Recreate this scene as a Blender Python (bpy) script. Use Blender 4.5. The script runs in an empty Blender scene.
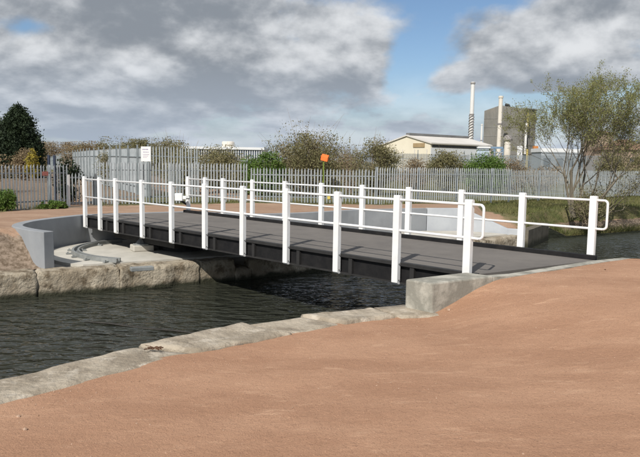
import bpy, math, random
import numpy as np
from mathutils import Matrix, Vector
from mathutils import noise as mnoise

random.seed(7)
RNG = np.random.default_rng(7)
SC = bpy.context.scene
COL = SC.collection

# ------------------------------------------------------------------ camera
F_PX, PITCH, ROLL, EYE = 650.1, 0.1024, -0.0159, 1.739
cam_data = bpy.data.cameras.new('camera')
cam = bpy.data.objects.new('camera', cam_data)
COL.objects.link(cam)
cam_data.sensor_fit = 'HORIZONTAL'
cam_data.sensor_width = 36.0
cam_data.lens = F_PX / 640.0 * 36.0
cam_data.clip_start = 0.05
cam_data.clip_end = 9000
cam.matrix_world = Matrix.Translation((0, 0, EYE)) @ Matrix.Rotation(math.pi / 2 - PITCH, 4, 'X') @ Matrix.Rotation(-ROLL, 4, 'Z')
SC.camera = cam

# ------------------------------------------------------------------ light
SUN_EL = math.radians(43)
TO_SUN = Vector((-0.42, -0.91, 0)).normalized() * math.cos(SUN_EL) + Vector((0, 0, math.sin(SUN_EL)))
sun_data = bpy.data.lights.new('sun', 'SUN')
sun_data.energy = 4.8
sun_data.angle = math.radians(0.53)
sun_data.color = (1.0, 0.955, 0.88)
sun = bpy.data.objects.new('sun', sun_data)
COL.objects.link(sun)
sun.rotation_euler = TO_SUN.to_track_quat('Z', 'Y').to_euler()
sun.location = (0, 0, 60)

SC.view_settings.view_transform = 'Standard'
SC.view_settings.look = 'None'
SC.view_settings.gamma = 1
SC.view_settings.exposure = 0.0
SC.view_settings.use_curve_mapping = False


# ------------------------------------------------------------------ node expression helper
class X:
    """wraps a float socket so that shader maths can be written as expressions"""
    def __init__(s, nt, sock):
        s.nt, s.s = nt, sock

    def _op(s, op, o=None, o2=None, swap=False):
        n = s.nt.nodes.new('ShaderNodeMath')
        n.operation = op
        args = [s] if o is None else ([o, s] if swap else [s, o])
        if o2 is not None:
            args.append(o2)
        for i, a in enumerate(args):
            if isinstance(a, X):
                s.nt.links.new(a.s, n.inputs[i])
            else:
                n.inputs[i].default_value = a
        return X(s.nt, n.outputs[0])

    def __add__(s, o): return s._op('ADD', o)
    def __radd__(s, o): return s._op('ADD', o)
    def __sub__(s, o): return s._op('SUBTRACT', o)
    def __rsub__(s, o): return s._op('SUBTRACT', o, swap=True)
    def __mul__(s, o): return s._op('MULTIPLY', o)
    def __rmul__(s, o): return s._op('MULTIPLY', o)
    def __truediv__(s, o): return s._op('DIVIDE', o)
    def __neg__(s): return s._op('MULTIPLY', -1.0)
    def exp(s): return s._op('EXPONENT')
    def max(s, o): return s._op('MAXIMUM', o)
    def min(s, o): return s._op('MINIMUM', o)
    def atan2(s, o): return s._op('ARCTAN2', o)

    def smooth(s, a, b):
        n = s.nt.nodes.new('ShaderNodeMapRange')
        n.interpolation_type = 'SMOOTHSTEP'
        s.nt.links.new(s.s, n.inputs['Value'])
        n.inputs['From Min'].default_value = a
        n.inputs['From Max'].default_value = b
        return X(s.nt, n.outputs['Result'])


# ------------------------------------------------------------------ world: sky with cumulus
world = bpy.data.worlds.new('World')
SC.world = world
world.use_nodes = True
nt = world.node_tree
nt.nodes.clear()
L = nt.links.new
tc = nt.nodes.new('ShaderNodeTexCoord')
sep = nt.nodes.new('ShaderNodeSeparateXYZ')
L(tc.outputs['Generated'], sep.inputs[0])
dx, dy, dz = (X(nt, sep.outputs[i]) for i in range(3))
az = dx.atan2(dy)


def cloud_noise(up, scale, detail, rough, seed, dist=0.0):
    zz = (dz + up).max(0.0)
    cmb = nt.nodes.new('ShaderNodeCombineXYZ')
    L((dx * 3.0).s, cmb.inputs[0])
    L((dy * 3.0).s, cmb.inputs[1])
    L(((zz + 0.11)._op('LOGARITHM', math.e) * 1.45 + seed).s, cmb.inputs[2])
    n = nt.nodes.new('ShaderNodeTexNoise')
    n.inputs['Scale'].default_value = scale
    n.inputs['Detail'].default_value = detail
    n.inputs['Roughness'].default_value = rough
    n.inputs['Distortion'].default_value = dist
    L(cmb.outputs[0], n.inputs['Vector'])
    return X(nt, n.outputs['Fac'])


def blob(px, py, sx, sy):
    """soft patch of the sky round the direction of a photo pixel"""
    a0, e0 = math.atan((px - 320) / F_PX), (164 - py) / F_PX
    ax = (az - a0) / (sx / F_PX)
    ey = (dz - e0) / (sy / F_PX)
    return (-(ax * ax + ey * ey)).exp()


cover = cloud_noise(0.0, 1.9, 9.0, 0.55, 3.1, 0.1)
below = cloud_noise(-0.012, 1.9, 6.0, 0.55, 3.1, 0.1)
above = cloud_noise(0.030, 1.9, 6.0, 0.55, 3.1, 0.1)
puff = cloud_noise(0.0, 4.4, 6.0, 0.50, 7.7, 0.2)
puff_up = cloud_noise(0.014, 4.4, 4.0, 0.46, 7.7, 0.2)
bias = (blob(402, 85, 26, 24) * -0.22 + blob(418, 48, 40, 36) * -0.20 + blob(455, 8, 75, 24) * -0.24 + blob(545, -4, 45, 10) * -0.18 + blob(28, 50, 42, 7) * -0.13
        + blob(480, 112, 95, 11) * -0.24 + blob(560, 108, 60, 10) * -0.16
        + blob(545, 74, 115, 20) * 0.20 + blob(450, 84, 40, 13) * 0.16 + blob(610, 30, 60, 24) * 0.20 + blob(150, 25, 240, 55) * 0.16 + blob(505, 45, 45, 22) * 0.13
        + blob(345, 60, 38, 45) * 0.12 + blob(150, 90, 240, 26) * 0.13 + blob(170, 125, 260, 20) * 0.10)
dens = cover + bias + 0.06
alpha = dens.smooth(0.41, 0.61)
lit = (0.46 + (below - above) * 2.5 + (puff - puff_up) * 0.9 + (puff - 0.5) * 0.34 - (dens - 0.60).max(0.0) * 0.9 + blob(345, 45, 60, 45) * 0.16 + blob(170, 72, 130, 12) * 0.20
       + blob(460, 74, 70, 11) * 0.26 + blob(500, 40, 40, 12) * 0.16 + blob(560, 60, 80, 16) * 0.18 - blob(90, 12, 220, 20) * 0.26 - blob(210, 100, 150, 9) * 0.14 - blob(560, 90, 90, 8) * 0.12).smooth(-0.02, 1.05)
ramp = nt.nodes.new('ShaderNodeMix')
ramp.data_type = 'RGBA'
ramp.inputs['A'].default_value = (0.255, 0.285, 0.325, 1)
ramp.inputs['B'].default_value = (0.74, 0.76, 0.785, 1)
L(lit.s, ramp.inputs['Factor'])
# paler bands of cloud low over the horizon
low = (1.0 - dz.max(0.0) * 6.5).max(0.0)
haze_mix = nt.nodes.new('ShaderNodeMix')
haze_mix.data_type = 'RGBA'
haze_mix.inputs['B'].default_value = (0.46, 0.54, 0.655, 1)
L(ramp.outputs['Result'], haze_mix.inputs['A'])
L((low * 0.75).s, haze_mix.inputs['Factor'])
alpha = alpha.max(low.smooth(0.0, 0.9) * 0.85)

sky = nt.nodes.new('ShaderNodeTexSky')
sky.sky_type = 'NISHITA'
sky.sun_disc = False
sky.sun_elevation = SUN_EL
sky.sun_rotation = math.atan2(TO_SUN.x, TO_SUN.y)
sky.air_density = 1.0
sky.dust_density = 0.3
sky.ozone_density = 4.0
bg_sky = nt.nodes.new('ShaderNodeBackground')
bg_sky.inputs['Strength'].default_value = 0.10
L(sky.outputs[0], bg_sky.inputs[0])
bg_cloud = nt.nodes.new('ShaderNodeBackground')
bg_cloud.inputs['Strength'].default_value = 1.03
L(haze_mix.outputs['Result'], bg_cloud.inputs[0])
mixs = nt.nodes.new('ShaderNodeMixShader')
L(alpha.s, mixs.inputs[0])
L(bg_sky.outputs[0], mixs.inputs[1])
L(bg_cloud.outputs[0], mixs.inputs[2])
wout = nt.nodes.new('ShaderNodeOutputWorld')
L(mixs.outputs[0], wout.inputs[0])


# ------------------------------------------------------------------ pixel -> place
def at(px, py, z=None, Y=None):
    x, y = (px - 320) / F_PX, (228.5 - py) / F_PX
    c, s = math.cos(ROLL), math.sin(ROLL)
    xr, yr = x * c + y * s, -x * s + y * c
    cp, sp = math.cos(PITCH), math.sin(PITCH)
    d = Vector((xr, cp + yr * sp, -sp + yr * cp))
    t = (z - EYE) / d.z if z is not None else Y / d.y
    return d * t + Vector((0, 0, EYE))


def sstep(a, b, v):
    t = max(0.0, min(1.0, (v - a) / (b - a)))
    return t * t * (3 - 2 * t)


def nz(x, y, z=0.0, s=1.0):
    return mnoise.noise(Vector((x * s, y * s, z)))


# ------------------------------------------------------------------ materials
MATS = {}


def mat(name, c1, c2=None, scale=4.0, rough=0.7, bump=0.0, bscale=None, detail=6.0, spec=0.3, metal=0.0, lo=0.35, hi=0.65,
        c3=None, s3=1.0, lo3=0.5, hi3=0.7, stretch=None, transl=0.0, dist=0.01):
    m = bpy.data.materials.new(name)
    m.use_nodes = True
    t = m.node_tree
    b = t.nodes['Principled BSDF']
    b.inputs['Roughness'].default_value = rough
    b.inputs['Specular IOR Level'].default_value = spec
    b.inputs['Metallic'].default_value = metal
    co = t.nodes.new('ShaderNodeTexCoord')
    vec = co.outputs['Object']
    if stretch:
        mp = t.nodes.new('ShaderNodeMapping')
        mp.inputs['Scale'].default_value = stretch
        t.links.new(vec, mp.inputs[0])
        vec = mp.outputs[0]

    def noise_fac(sc, l, h, det=detail):
        n = t.nodes.new('ShaderNodeTexNoise')
        n.inputs['Scale'].default_value = sc
        n.inputs['Detail'].default_value = det
        n.inputs['Roughness'].default_value = 0.62
        t.links.new(vec, n.inputs['Vector'])
        r = t.nodes.new('ShaderNodeMapRange')
        r.inputs['From Min'].default_value = l
        r.inputs['From Max'].default_value = h
        t.links.new(n.outputs['Fac'], r.inputs['Value'])
        return r.outputs['Result'], n.outputs['Fac']

    if c2 is None:
        b.inputs['Base Color'].default_value = (*c1, 1)
    else:
        f, _ = noise_fac(scale, lo, hi)
        mx = t.nodes.new('ShaderNodeMix')
        mx.data_type = 'RGBA'
        mx.inputs['A'].default_value = (*c1, 1)
        mx.inputs['B'].default_value = (*c2, 1)
        t.links.new(f, mx.inputs['Factor'])
        out = mx.outputs['Result']
        if c3 is not None:
            f3, _ = noise_fac(s3, lo3, hi3)
            m3 = t.nodes.new('ShaderNodeMix')
            m3.data_type = 'RGBA'
            m3.inputs['B'].default_value = (*c3, 1)
            t.links.new(out, m3.inputs['A'])
            t.links.new(f3, m3.inputs['Factor'])
            out = m3.outputs['Result']
        t.links.new(out, b.inputs['Base Color'])
    if bump:
        _, raw = noise_fac(bscale or scale * 3, 0, 1, 8.0)
        bp = t.nodes.new('ShaderNodeBump')
        bp.inputs['Strength'].default_value = bump
        bp.inputs['Distance'].default_value = dist
        t.links.new(raw, bp.inputs['Height'])
        t.links.new(bp.outputs[0], b.inputs['Normal'])
    if transl:
        tr = t.nodes.new('ShaderNodeBsdfTranslucent')
        src = b.inputs['Base Color'].links[0].from_socket if b.inputs['Base Color'].links else None
        if src:
            t.links.new(src, tr.inputs[0])
        else:
            tr.inputs[0].default_value = (*c1, 1)
        ms = t.nodes.new('ShaderNodeMixShader')
        ms.inputs[0].default_value = transl
        t.links.new(b.outputs[0], ms.inputs[1])
        t.links.new(tr.outputs[0], ms.inputs[2])
        t.links.new(ms.outputs[0], t.nodes['Material Output'].inputs[0])
    MATS[name] = m
    return m


mat('white_paint', (0.80, 0.80, 0.79), (0.72, 0.72, 0.70), 7, 0.42, 0.05, 30, lo=0.45, hi=0.8)
mat('black_paint', (0.010, 0.010, 0.011), (0.019, 0.018, 0.018), 5, 0.65, 0.05, 20, spec=0.2)
mat('dark_grey_paint', (0.022, 0.021, 0.021), (0.034, 0.033, 0.032), 4, 0.65, 0.05, 20)
mat('deck_grit', (0.125, 0.114, 0.105), (0.165, 0.150, 0.136), 1.2, 0.9, 0.35, 160, c3=(0.20, 0.18, 0.16), s3=90, lo3=0.55, hi3=0.75, dist=0.004)
mat('galvanised', (0.33, 0.365, 0.38), (0.46, 0.49, 0.505), 2.0, 0.55, 0.0, metal=0.25, spec=0.4)
mat('far_galvanised', (0.15, 0.175, 0.19), (0.20, 0.225, 0.24), 0.3, 0.6)
mat('galvanised_dull', (0.21, 0.24, 0.25), (0.30, 0.33, 0.34), 2.0, 0.6, 0.0, metal=0.2)
mat('bolt_steel', (0.16, 0.15, 0.14), None, rough=0.5, metal=0.5)
mat('pale_concrete', (0.44, 0.42, 0.37), (0.54, 0.51, 0.45), 1.6, 0.9, 0.25, 40, c3=(0.36, 0.33, 0.28), s3=0.7, lo3=0.5, hi3=0.75)
mat('shaded_floor', (0.16, 0.15, 0.13), (0.24, 0.22, 0.19), 1.6, 0.9, 0.3, 30)  # pit floor concrete, shade of the gap below the wall put into its colour
mat('abutment_concrete', (0.25, 0.24, 0.205), (0.42, 0.40, 0.345), 2.4, 0.92, 0.6, 26, c3=(0.17, 0.165, 0.14), s3=3.6, lo3=0.52, hi3=0.70, lo=0.42, hi=0.56)
mat('grey_render', (0.25, 0.262, 0.277), (0.29, 0.302, 0.315), 1.5, 0.8, 0.12, 40, c3=(0.21, 0.215, 0.22), s3=0.8, lo3=0.55, hi3=0.8)
mat('sunlit_render', (0.41, 0.43, 0.455), (0.47, 0.49, 0.51), 1.5, 0.8, 0.1, 40)  # lighter copy of grey_render, fuller sun on that face put into the colour
mat('coping', (0.27, 0.225, 0.17), (0.43, 0.37, 0.29), 2.2, 0.92, 1.0, 9, c3=(0.50, 0.44, 0.36), s3=4.0, lo3=0.54, hi3=0.66, dist=0.05, lo=0.40, hi=0.60)
mat('quay_stone', (0.285, 0.235, 0.17), (0.43, 0.375, 0.29), 2.0, 0.95, 1.0, 11, c3=(0.13, 0.10, 0.065), s3=3.2, lo3=0.5, hi3=0.64, dist=0.06, lo=0.4, hi=0.6)
mat('quay_wall', (0.10, 0.09, 0.07), (0.17, 0.15, 0.115), 2.2, 0.95, 0.8, 12)
mat('pebble', (0.26, 0.16, 0.10), (0.50, 0.36, 0.27), 9.0, 0.9)
mat('stone_pale', (0.50, 0.45, 0.40), (0.62, 0.57, 0.52), 9.0, 0.9, 0.5, 30)
mat('soil', (0.06, 0.045, 0.03), (0.10, 0.075, 0.05), 2, 1.0, 0.5, 10)
mat('timber_wet', (0.012, 0.011, 0.008), (0.03, 0.026, 0.02), 5, 0.5, 0.4, 30)
mat('rust', (0.075, 0.04, 0.024), (0.13, 0.07, 0.04), 12, 0.9, 0.5, 40)
mat('bark', (0.135, 0.115, 0.085), (0.22, 0.195, 0.15), 8, 0.95, 0.5, 30, stretch=(1, 1, 0.3))
mat('twig', (0.20, 0.155, 0.11), (0.28, 0.225, 0.165), 6, 0.95)
mat('leaf_spring', (0.20, 0.215, 0.07), (0.32, 0.32, 0.13), 1.3, 0.6, transl=0.4)
mat('leaf_olive', (0.150, 0.145, 0.065), (0.255, 0.225, 0.115), 1.1, 0.7, transl=0.25)
mat('leaf_green', (0.075, 0.14, 0.025), (0.15, 0.23, 0.05), 1.2, 0.6, transl=0.3)
mat('leaf_brown', (0.20, 0.145, 0.085), (0.29, 0.225, 0.13), 0.8, 0.8, transl=0.2)
mat('leaf_dark', (0.012, 0.022, 0.010), (0.030, 0.048, 0.018), 1.0, 0.75, transl=0.08)
mat('leaf_yellow', (0.46, 0.35, 0.04), (0.24, 0.22, 0.06), 2.0, 0.7, transl=0.2)
mat('grass_blade', (0.105, 0.125, 0.038), (0.205, 0.19, 0.08), 0.7, 0.8, transl=0.25)
mat('cream_cladding', (0.68, 0.62, 0.49), (0.74, 0.68, 0.55), 0.15, 0.8)
mat('pale_roof', (0.56, 0.53, 0.49), (0.64, 0.61, 0.57), 0.2, 0.8)
mat('roof_cap', (0.14, 0.14, 0.14), (0.2, 0.2, 0.2), 0.3, 0.8)
mat('brown_louvre', (0.32, 0.23, 0.12), (0.38, 0.28, 0.16), 1, 0.8)
mat('tower_sheet', (0.155, 0.15, 0.135), (0.235, 0.225, 0.20), 0.30, 0.75, c3=(0.26, 0.22, 0.17), s3=0.35, lo3=0.56, hi3=0.75, stretch=(1, 1, 0.45))
mat('tower_rib', (0.20, 0.195, 0.18), (0.27, 0.26, 0.24), 0.3, 0.75)
mat('stack_cream', (0.62, 0.57, 0.49), (0.70, 0.65, 0.58), 0.3, 0.7)
mat('stack_white', (0.66, 0.65, 0.63), (0.72, 0.71, 0.69), 0.3, 0.7)
mat('strake', (0.22, 0.20, 0.19), (0.28, 0.26, 0.25), 0.5, 0.8)
mat('white_clad', (0.66, 0.67, 0.68), (0.72, 0.73, 0.74), 0.3, 0.7)
mat('blue_clad', (0.42, 0.50, 0.60), (0.48, 0.56, 0.66), 0.3, 0.6)
mat('grey_clad', (0.30, 0.33, 0.36), (0.36, 0.39, 0.42), 0.3, 0.7)
mat('window_glass', (0.05, 0.065, 0.085), (0.09, 0.11, 0.14), 0.2, 0.12, spec=0.6)
mat('dark_frame', (0.05, 0.052, 0.055), None, rough=0.6)
mat('blue_steel', (0.16, 0.25, 0.36), (0.22, 0.31, 0.42), 0.5, 0.6)
mat('yellow_pipe', (0.50, 0.40, 0.12), (0.58, 0.46, 0.16), 0.6, 0.6)
mat('orange_box', (0.50, 0.20, 0.06), (0.58, 0.25, 0.09), 0.6, 0.7)
mat('brick', (0.36, 0.26, 0.20), (0.44, 0.33, 0.26), 0.6, 0.9)
mat('brown_tile', (0.23, 0.14, 0.095), (0.29, 0.18, 0.125), 0.7, 0.9)
mat('orange_sign', (0.85, 0.16, 0.03), (0.90, 0.19, 0.04), 5, 0.5)
mat('dark_orange', (0.30, 0.06, 0.02), None, rough=0.6)
mat('green_pole', (0.13, 0.19, 0.03), (0.17, 0.22, 0.04), 5, 0.6)
mat('sign_white', (0.80, 0.79, 0.77), (0.76, 0.75, 0.73), 4, 0.5)
mat('sign_print', (0.30, 0.27, 0.42), None, rough=0.6)
mat('sign_red', (0.55, 0.21, 0.17), (0.48, 0.18, 0.15), 8, 0.6)
mat('yellow_tag', (0.62, 0.50, 0.12), None, rough=0.7)
mat('blue_black', (0.025, 0.035, 0.06), (0.04, 0.05, 0.08), 3, 0.6)
mat('grey_steel', (0.24, 0.25, 0.245), (0.34, 0.35, 0.34), 5, 0.5, 0.1, 40, metal=0.3)


def wet_foot(name, z0, z1, col):
    """dark wet stain along the water line"""
    m = MATS[name]
    t = m.node_tree
    b = t.nodes['Principled BSDF']
    src = b.inputs['Base Color'].links[0].from_socket
    g = t.nodes.new('ShaderNodeNewGeometry')
    sp = t.nodes.new('ShaderNodeSeparateXYZ')
    t.links.new(g.outputs['Position'], sp.inputs[0])
    n = t.nodes.new('ShaderNodeTexNoise')
    n.inputs['Scale'].default_value = 3.0
    n.inputs['Detail'].default_value = 6
    t.links.new(g.outputs['Position'], n.inputs['Vector'])
    f = 1.0 - (X(t, sp.outputs[2]) + (X(t, n.outputs['Fac']) - 0.5) * 0.30).smooth(z0, z1)
    mx = t.nodes.new('ShaderNodeMix')
    mx.data_type = 'RGBA'
    mx.inputs['B'].default_value = (*col, 1)
    t.links.new(f.s, mx.inputs['Factor'])
    t.links.new(src, mx.inputs['A'])
    t.links.new(mx.outputs['Result'], b.inputs['Base Color'])


wet_foot('quay_stone', -1.56, -1.42, (0.045, 0.045, 0.028))
wet_foot('quay_wall', -1.5, -1.2, (0.035, 0.035, 0.022))


def ground_material(name, path_a, path_b, path_c):
    """gravel path with grass where the vertex attribute 'grass' says so"""
    m = bpy.data.materials.new(name)
    m.use_nodes = True
    t = m.node_tree
    b = t.nodes['Principled BSDF']
    b.inputs['Roughness'].default_value = 0.95
    b.inputs['Specular IOR Level'].default_value = 0.15
    co = t.nodes.new('ShaderNodeTexCoord')

    def noise(sc, det, rough, st=None):
        n = t.nodes.new('ShaderNodeTexNoise')
        n.inputs['Scale'].default_value = sc
        n.inputs['Detail'].default_value = det
        n.inputs['Roughness'].default_value = rough
        if st:
            mp = t.nodes.new('ShaderNodeMapping')
            mp.inputs['Rotation'].default_value = (0, 0, 0.5)
            mp.inputs['Scale'].default_value = st
            t.links.new(co.outputs['Object'], mp.inputs[0])
            t.links.new(mp.outputs[0], n.inputs['Vector'])
        else:
            t.links.new(co.outputs['Object'], n.inputs['Vector'])
        return X(t, n.outputs['Fac'])

    def mix(f, a, bb):
        n = t.nodes.new('ShaderNodeMix')
        n.data_type = 'RGBA'
        t.links.new(f.s, n.inputs['Factor'])
        for k, v in (('A', a), ('B', bb)):
            if isinstance(v, tuple):
                n.inputs[k].default_value = (*v, 1)
            else:
                t.links.new(v, n.inputs[k])
        return n.outputs['Result']

    c = mix(noise(0.55, 7, 0.65, (1, 2.2, 1)).smooth(0.36, 0.64), path_a, path_b)
    c = mix(noise(1.9, 6, 0.7, (1, 2.6, 1)).smooth(0.54, 0.72) * 0.75, c, path_c)
    grit = noise(75, 3, 0.75)
    dark = tuple(v * 0.45 for v in path_a)
    c = mix(noise(6.5, 8, 0.75).smooth(0.52, 0.74) * 0.30, c, tuple(v * 0.62 for v in path_a))
    c = mix(grit.smooth(0.52, 0.70) * 0.75, c, dark)
    c = mix(noise(48, 2, 0.6).smooth(0.62, 0.74) * 0.6, c, tuple(min(1, v * 1.45) for v in path_b))
    at_ = t.nodes.new('ShaderNodeAttribute')
    at_.attribute_name = 'grass'
    g = X(t, at_.outputs['Fac'])
    at2 = t.nodes.new('ShaderNodeAttribute')
    at2.attribute_name = 'soil'
    sm = (X(t, at2.outputs['Fac']) + (noise(3.0, 6, 0.7) - 0.5) * 0.6).smooth(0.35, 0.65)
    c = mix(sm, c, mix(noise(9, 6, 0.75).smooth(0.35, 0.65), (0.13, 0.095, 0.065), (0.30, 0.235, 0.18)))
    gc = mix(noise(1.3, 6, 0.65).smooth(0.36, 0.64), (0.085, 0.095, 0.035), (0.17, 0.145, 0.075))
    gm = (g + (noise(2.2, 6, 0.7) - 0.5) * 0.9).smooth(0.42, 0.6)
    c = mix(gm, c, gc)
    t.links.new(c, b.inputs['Base Color'])
    bp = t.nodes.new('ShaderNodeBump')
    bp.inputs['Strength'].default_value = 1.0
    bp.inputs['Distance'].default_value = 0.02
    t.links.new((grit * 0.5 + noise(14, 6, 0.7) * 0.9 + noise(2.5, 4, 0.6) * 0.7).s, bp.inputs['Height'])
    t.links.new(bp.outputs[0], b.inputs['Normal'])
    MATS[name] = m


ground_material('path_gravel', (0.385, 0.218, 0.136), (0.465, 0.275, 0.176), (0.56, 0.35, 0.23))
ground_material('far_gravel', (0.315, 0.20, 0.135), (0.40, 0.272, 0.19), (0.45, 0.335, 0.255))


def water_material():
    m = bpy.data.materials.new('canal_water')
    m.use_nodes = True
    t = m.node_tree
    b = t.nodes['Principled BSDF']
    b.inputs['Base Color'].default_value = (0.030, 0.032, 0.024, 1)
    b.inputs['Roughness'].default_value = 0.04
    b.inputs['IOR'].default_value = 1.333
    co = t.nodes.new('ShaderNodeTexCoord')
    hs = None
    for sc, st, w in ((1.9, (1, 2.0, 1), 1.0), (4.3, (1, 1.8, 1), 0.42), (10.0, (1, 1.4, 1), 0.07)):
        mp = t.nodes.new('ShaderNodeMapping')
        mp.inputs['Rotation'].default_value = (0, 0, 0.35)
        mp.inputs['Scale'].default_value = st
        t.links.new(co.outputs['Object'], mp.inputs[0])
        n = t.nodes.new('ShaderNodeTexNoise')
        n.inputs['Scale'].default_value = sc
        n.inputs['Detail'].default_value = 1
        n.inputs['Roughness'].default_value = 0.4
        n.inputs['Distortion'].default_value = 0.5
        t.links.new(mp.outputs[0], n.inputs['Vector'])
        e = X(t, n.outputs['Fac']) * w
        hs = e if hs is None else hs + e
    bp = t.nodes.new('ShaderNodeBump')
    bp.inputs['Strength'].default_value = 0.85
    bp.inputs['Distance'].default_value = 0.20
    t.links.new(hs.s, bp.inputs['Height'])
    t.links.new(bp.outputs[0], b.inputs['Normal'])
    MATS['canal_water'] = m


water_material()


# ------------------------------------------------------------------ mesh helpers
class MB:
    def __init__(s):
        s.v, s.f = [], []

    def poly(s, pts, faces):
        o = len(s.v)
        s.v += [tuple(p) for p in pts]
        s.f += [tuple(i + o for i in f) for f in faces]
        return s

    def box(s, c, size, rz=0.0):
        hx, hy, hz = size[0] / 2, size[1] / 2, size[2] / 2
        ca, sa = math.cos(rz), math.sin(rz)
        pts = []
        for z in (-hz, hz):
            for x, y in ((-hx, -hy), (hx, -hy), (hx, hy), (-hx, hy)):
                pts.append((c[0] + x * ca - y * sa, c[1] + x * sa + y * ca, c[2] + z))
        return s.poly(pts, [(3, 2, 1, 0), (4, 5, 6, 7), (0, 1, 5, 4), (1, 2, 6, 5), (2, 3, 7, 6), (3, 0, 4, 7)])

    def prism(s, xy, z0, z1):
        n = len(xy)
        zb = z0 if isinstance(z0, (list, tuple)) else [z0] * n
        zt = z1 if isinstance(z1, (list, tuple)) else [z1] * n
        pts = [(p[0], p[1], zb[i]) for i, p in enumerate(xy)] + [(p[0], p[1], zt[i]) for i, p in enumerate(xy)]
        fs = [tuple(range(n - 1, -1, -1)), tuple(range(n, 2 * n))]
        fs += [(i, (i + 1) % n, n + (i + 1) % n, n + i) for i in range(n)]
        return s.poly(pts, fs)

    def tube(s, path, r, n=8, cap=True):
        path = [Vector(p) for p in path]
        rs = r if isinstance(r, (list, tuple)) else [r] * len(path)
        o = len(s.v)
        prev = None
        for i, p in enumerate(path):
            a = path[max(0, i - 1)]
            b = path[min(len(path) - 1, i + 1)]
            d = (b - a).normalized()
            if prev is None:
                ref = Vector((0, 0, 1)) if abs(d.z) < 0.9 else Vector((1, 0, 0))
                u = d.cross(ref).normalized()
            else:
                u = (prev - d * prev.dot(d)).normalized()
            prev = u
            w = d.cross(u)
            for k in range(n):
                an = 2 * math.pi * k / n
                s.v.append(tuple(p + (u * math.cos(an) + w * math.sin(an)) * rs[i]))
        for i in range(len(path) - 1):
            for k in range(n):
                a, b = o + i * n + k, o + i * n + (k + 1) % n
                s.f.append((a, b, b + n, a + n))
        if cap:
            s.f.append(tuple(o + k for k in range(n - 1, -1, -1)))
            s.f.append(tuple(o + (len(path) - 1) * n + k for k in range(n)))
        return s

    def build(s, name, material, parent=None, bevel=0.0, smooth=False, loc=None):
        me = bpy.data.meshes.new(name)
        me.from_pydata(s.v, [], s.f)
        me.update()
        return link(name, me, material, parent, bevel, smooth, loc)


def link(name, me, material, parent=None, bevel=0.0, smooth=False, loc=None):
    if material is not None and not me.materials:
        me.materials.append(MATS[material])
    if smooth:
        me.polygons.foreach_set('use_smooth', [True] * len(me.polygons))
    o = bpy.data.objects.new(name, me)
    COL.objects.link(o)
    if parent is not None:
        o.parent = parent
    if loc is not None:
        o.location = loc
    if bevel:
        md = o.modifiers.new('bevel', 'BEVEL')
        md.width = bevel
        md.segments = 2
        md.limit_method = 'ANGLE'
    return o


def np_mesh(name, verts, faces):
    me = bpy.data.meshes.new(name)
    k = faces.shape[1]
    me.vertices.add(len(verts))
    me.vertices.foreach_set('co', verts.astype(np.float32).ravel())
    me.loops.add(faces.size)
    me.loops.foreach_set('vertex_index', faces.astype(np.int32).ravel())
    me.polygons.add(len(faces))
    me.polygons.foreach_set('loop_start', np.arange(0, faces.size, k, dtype=np.int32))
    me.polygons.foreach_set('loop_total', np.full(len(faces), k, dtype=np.int32))
    me.update(calc_edges=True)
    return me


def thing(name, label, cat, loc=(0, 0, 0), rz=0.0, group=None):
    o = bpy.data.objects.new(name, None)
    o.empty_display_size = 0.2
    COL.objects.link(o)
    o.location = loc
    o.rotation_euler = (0, 0, rz)
    return tag(o, label, cat, group)


def tag(o, label, cat, group=None):
    o['label'] = label
    o['category'] = cat
    if group:
        o['group'] = group
    return o


def struct(o):
    o['kind'] = 'structure'
    return o


def stuff(o, label=None, cat=None):
    o['kind'] = 'stuff'
    if label:
        o['label'] = label
    if cat:
        o['category'] = cat
    return o


def catmull(pts, step=0.15):
    pts = [Vector(p) for p in pts]
    out = []
    for i in range(len(pts) - 1):
        p0, p1, p2, p3 = pts[max(0, i - 1)], pts[i], pts[i + 1], pts[min(len(pts) - 1, i + 2)]
        n = max(1, int((p2 - p1).length / step))
        for k in range(n):
            t = k / n
            out.append(0.5 * ((2 * p1) + (p2 - p0) * t + (2 * p0 - 5 * p1 + 4 * p2 - p3) * t * t + (3 * p1 - p0 - 3 * p2 + p3) * t ** 3))
    out.append(pts[-1])
    return out


# ------------------------------------------------------------------ bridge frame
TH = 0.7909
D = Vector((-math.sin(TH), math.cos(TH), 0))      # along the bridge, towards the far bank
Q = Vector((math.cos(TH), math.sin(TH), 0))       # across it, away from the camera
B0 = Vector((2.484, 10.779, 0))                   # near railing, post at the near bank
BW = 3.40
SKEW = -0.669
WATER_Z = -1.6
DECK_Z = -0.09


def br(t, q, z=0.0):
    return B0 + D * t + Q * q + Vector((0, 0, z))


# ------------------------------------------------------------------ near bank
ABUT = [(1.68, 9.50), (3.31, 10.56), (5.34, 12.20), (6.25, 12.86)]      # back line of the abutment
COPE_F = [(-3.23, 6.42), (-2.65, 7.05), (-1.97, 7.91), (-1.07, 8.71), (0.02, 9.43), (0.87, 9.82), (1.34, 10.02)]
COPE_B = [(-2.91, 5.77), (-2.19, 6.66), (-1.07, 7.73), (0.16, 8.79), (1.2, 9.38)]
near_edge = [(-60.0, -57.0), (-30, -24.0), (-12, -4.5), (-6, 2.1)] + COPE_B + ABUT + [(7.3, 13.45), (12, 16.8), (60, 52)]
VDIR = Vector((0.61, -0.79, 0)).normalized()
UDIR = Vector((0.79, 0.61, 0)).normalized()
PU = Vector((1.68, 9.50, 0))


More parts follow.
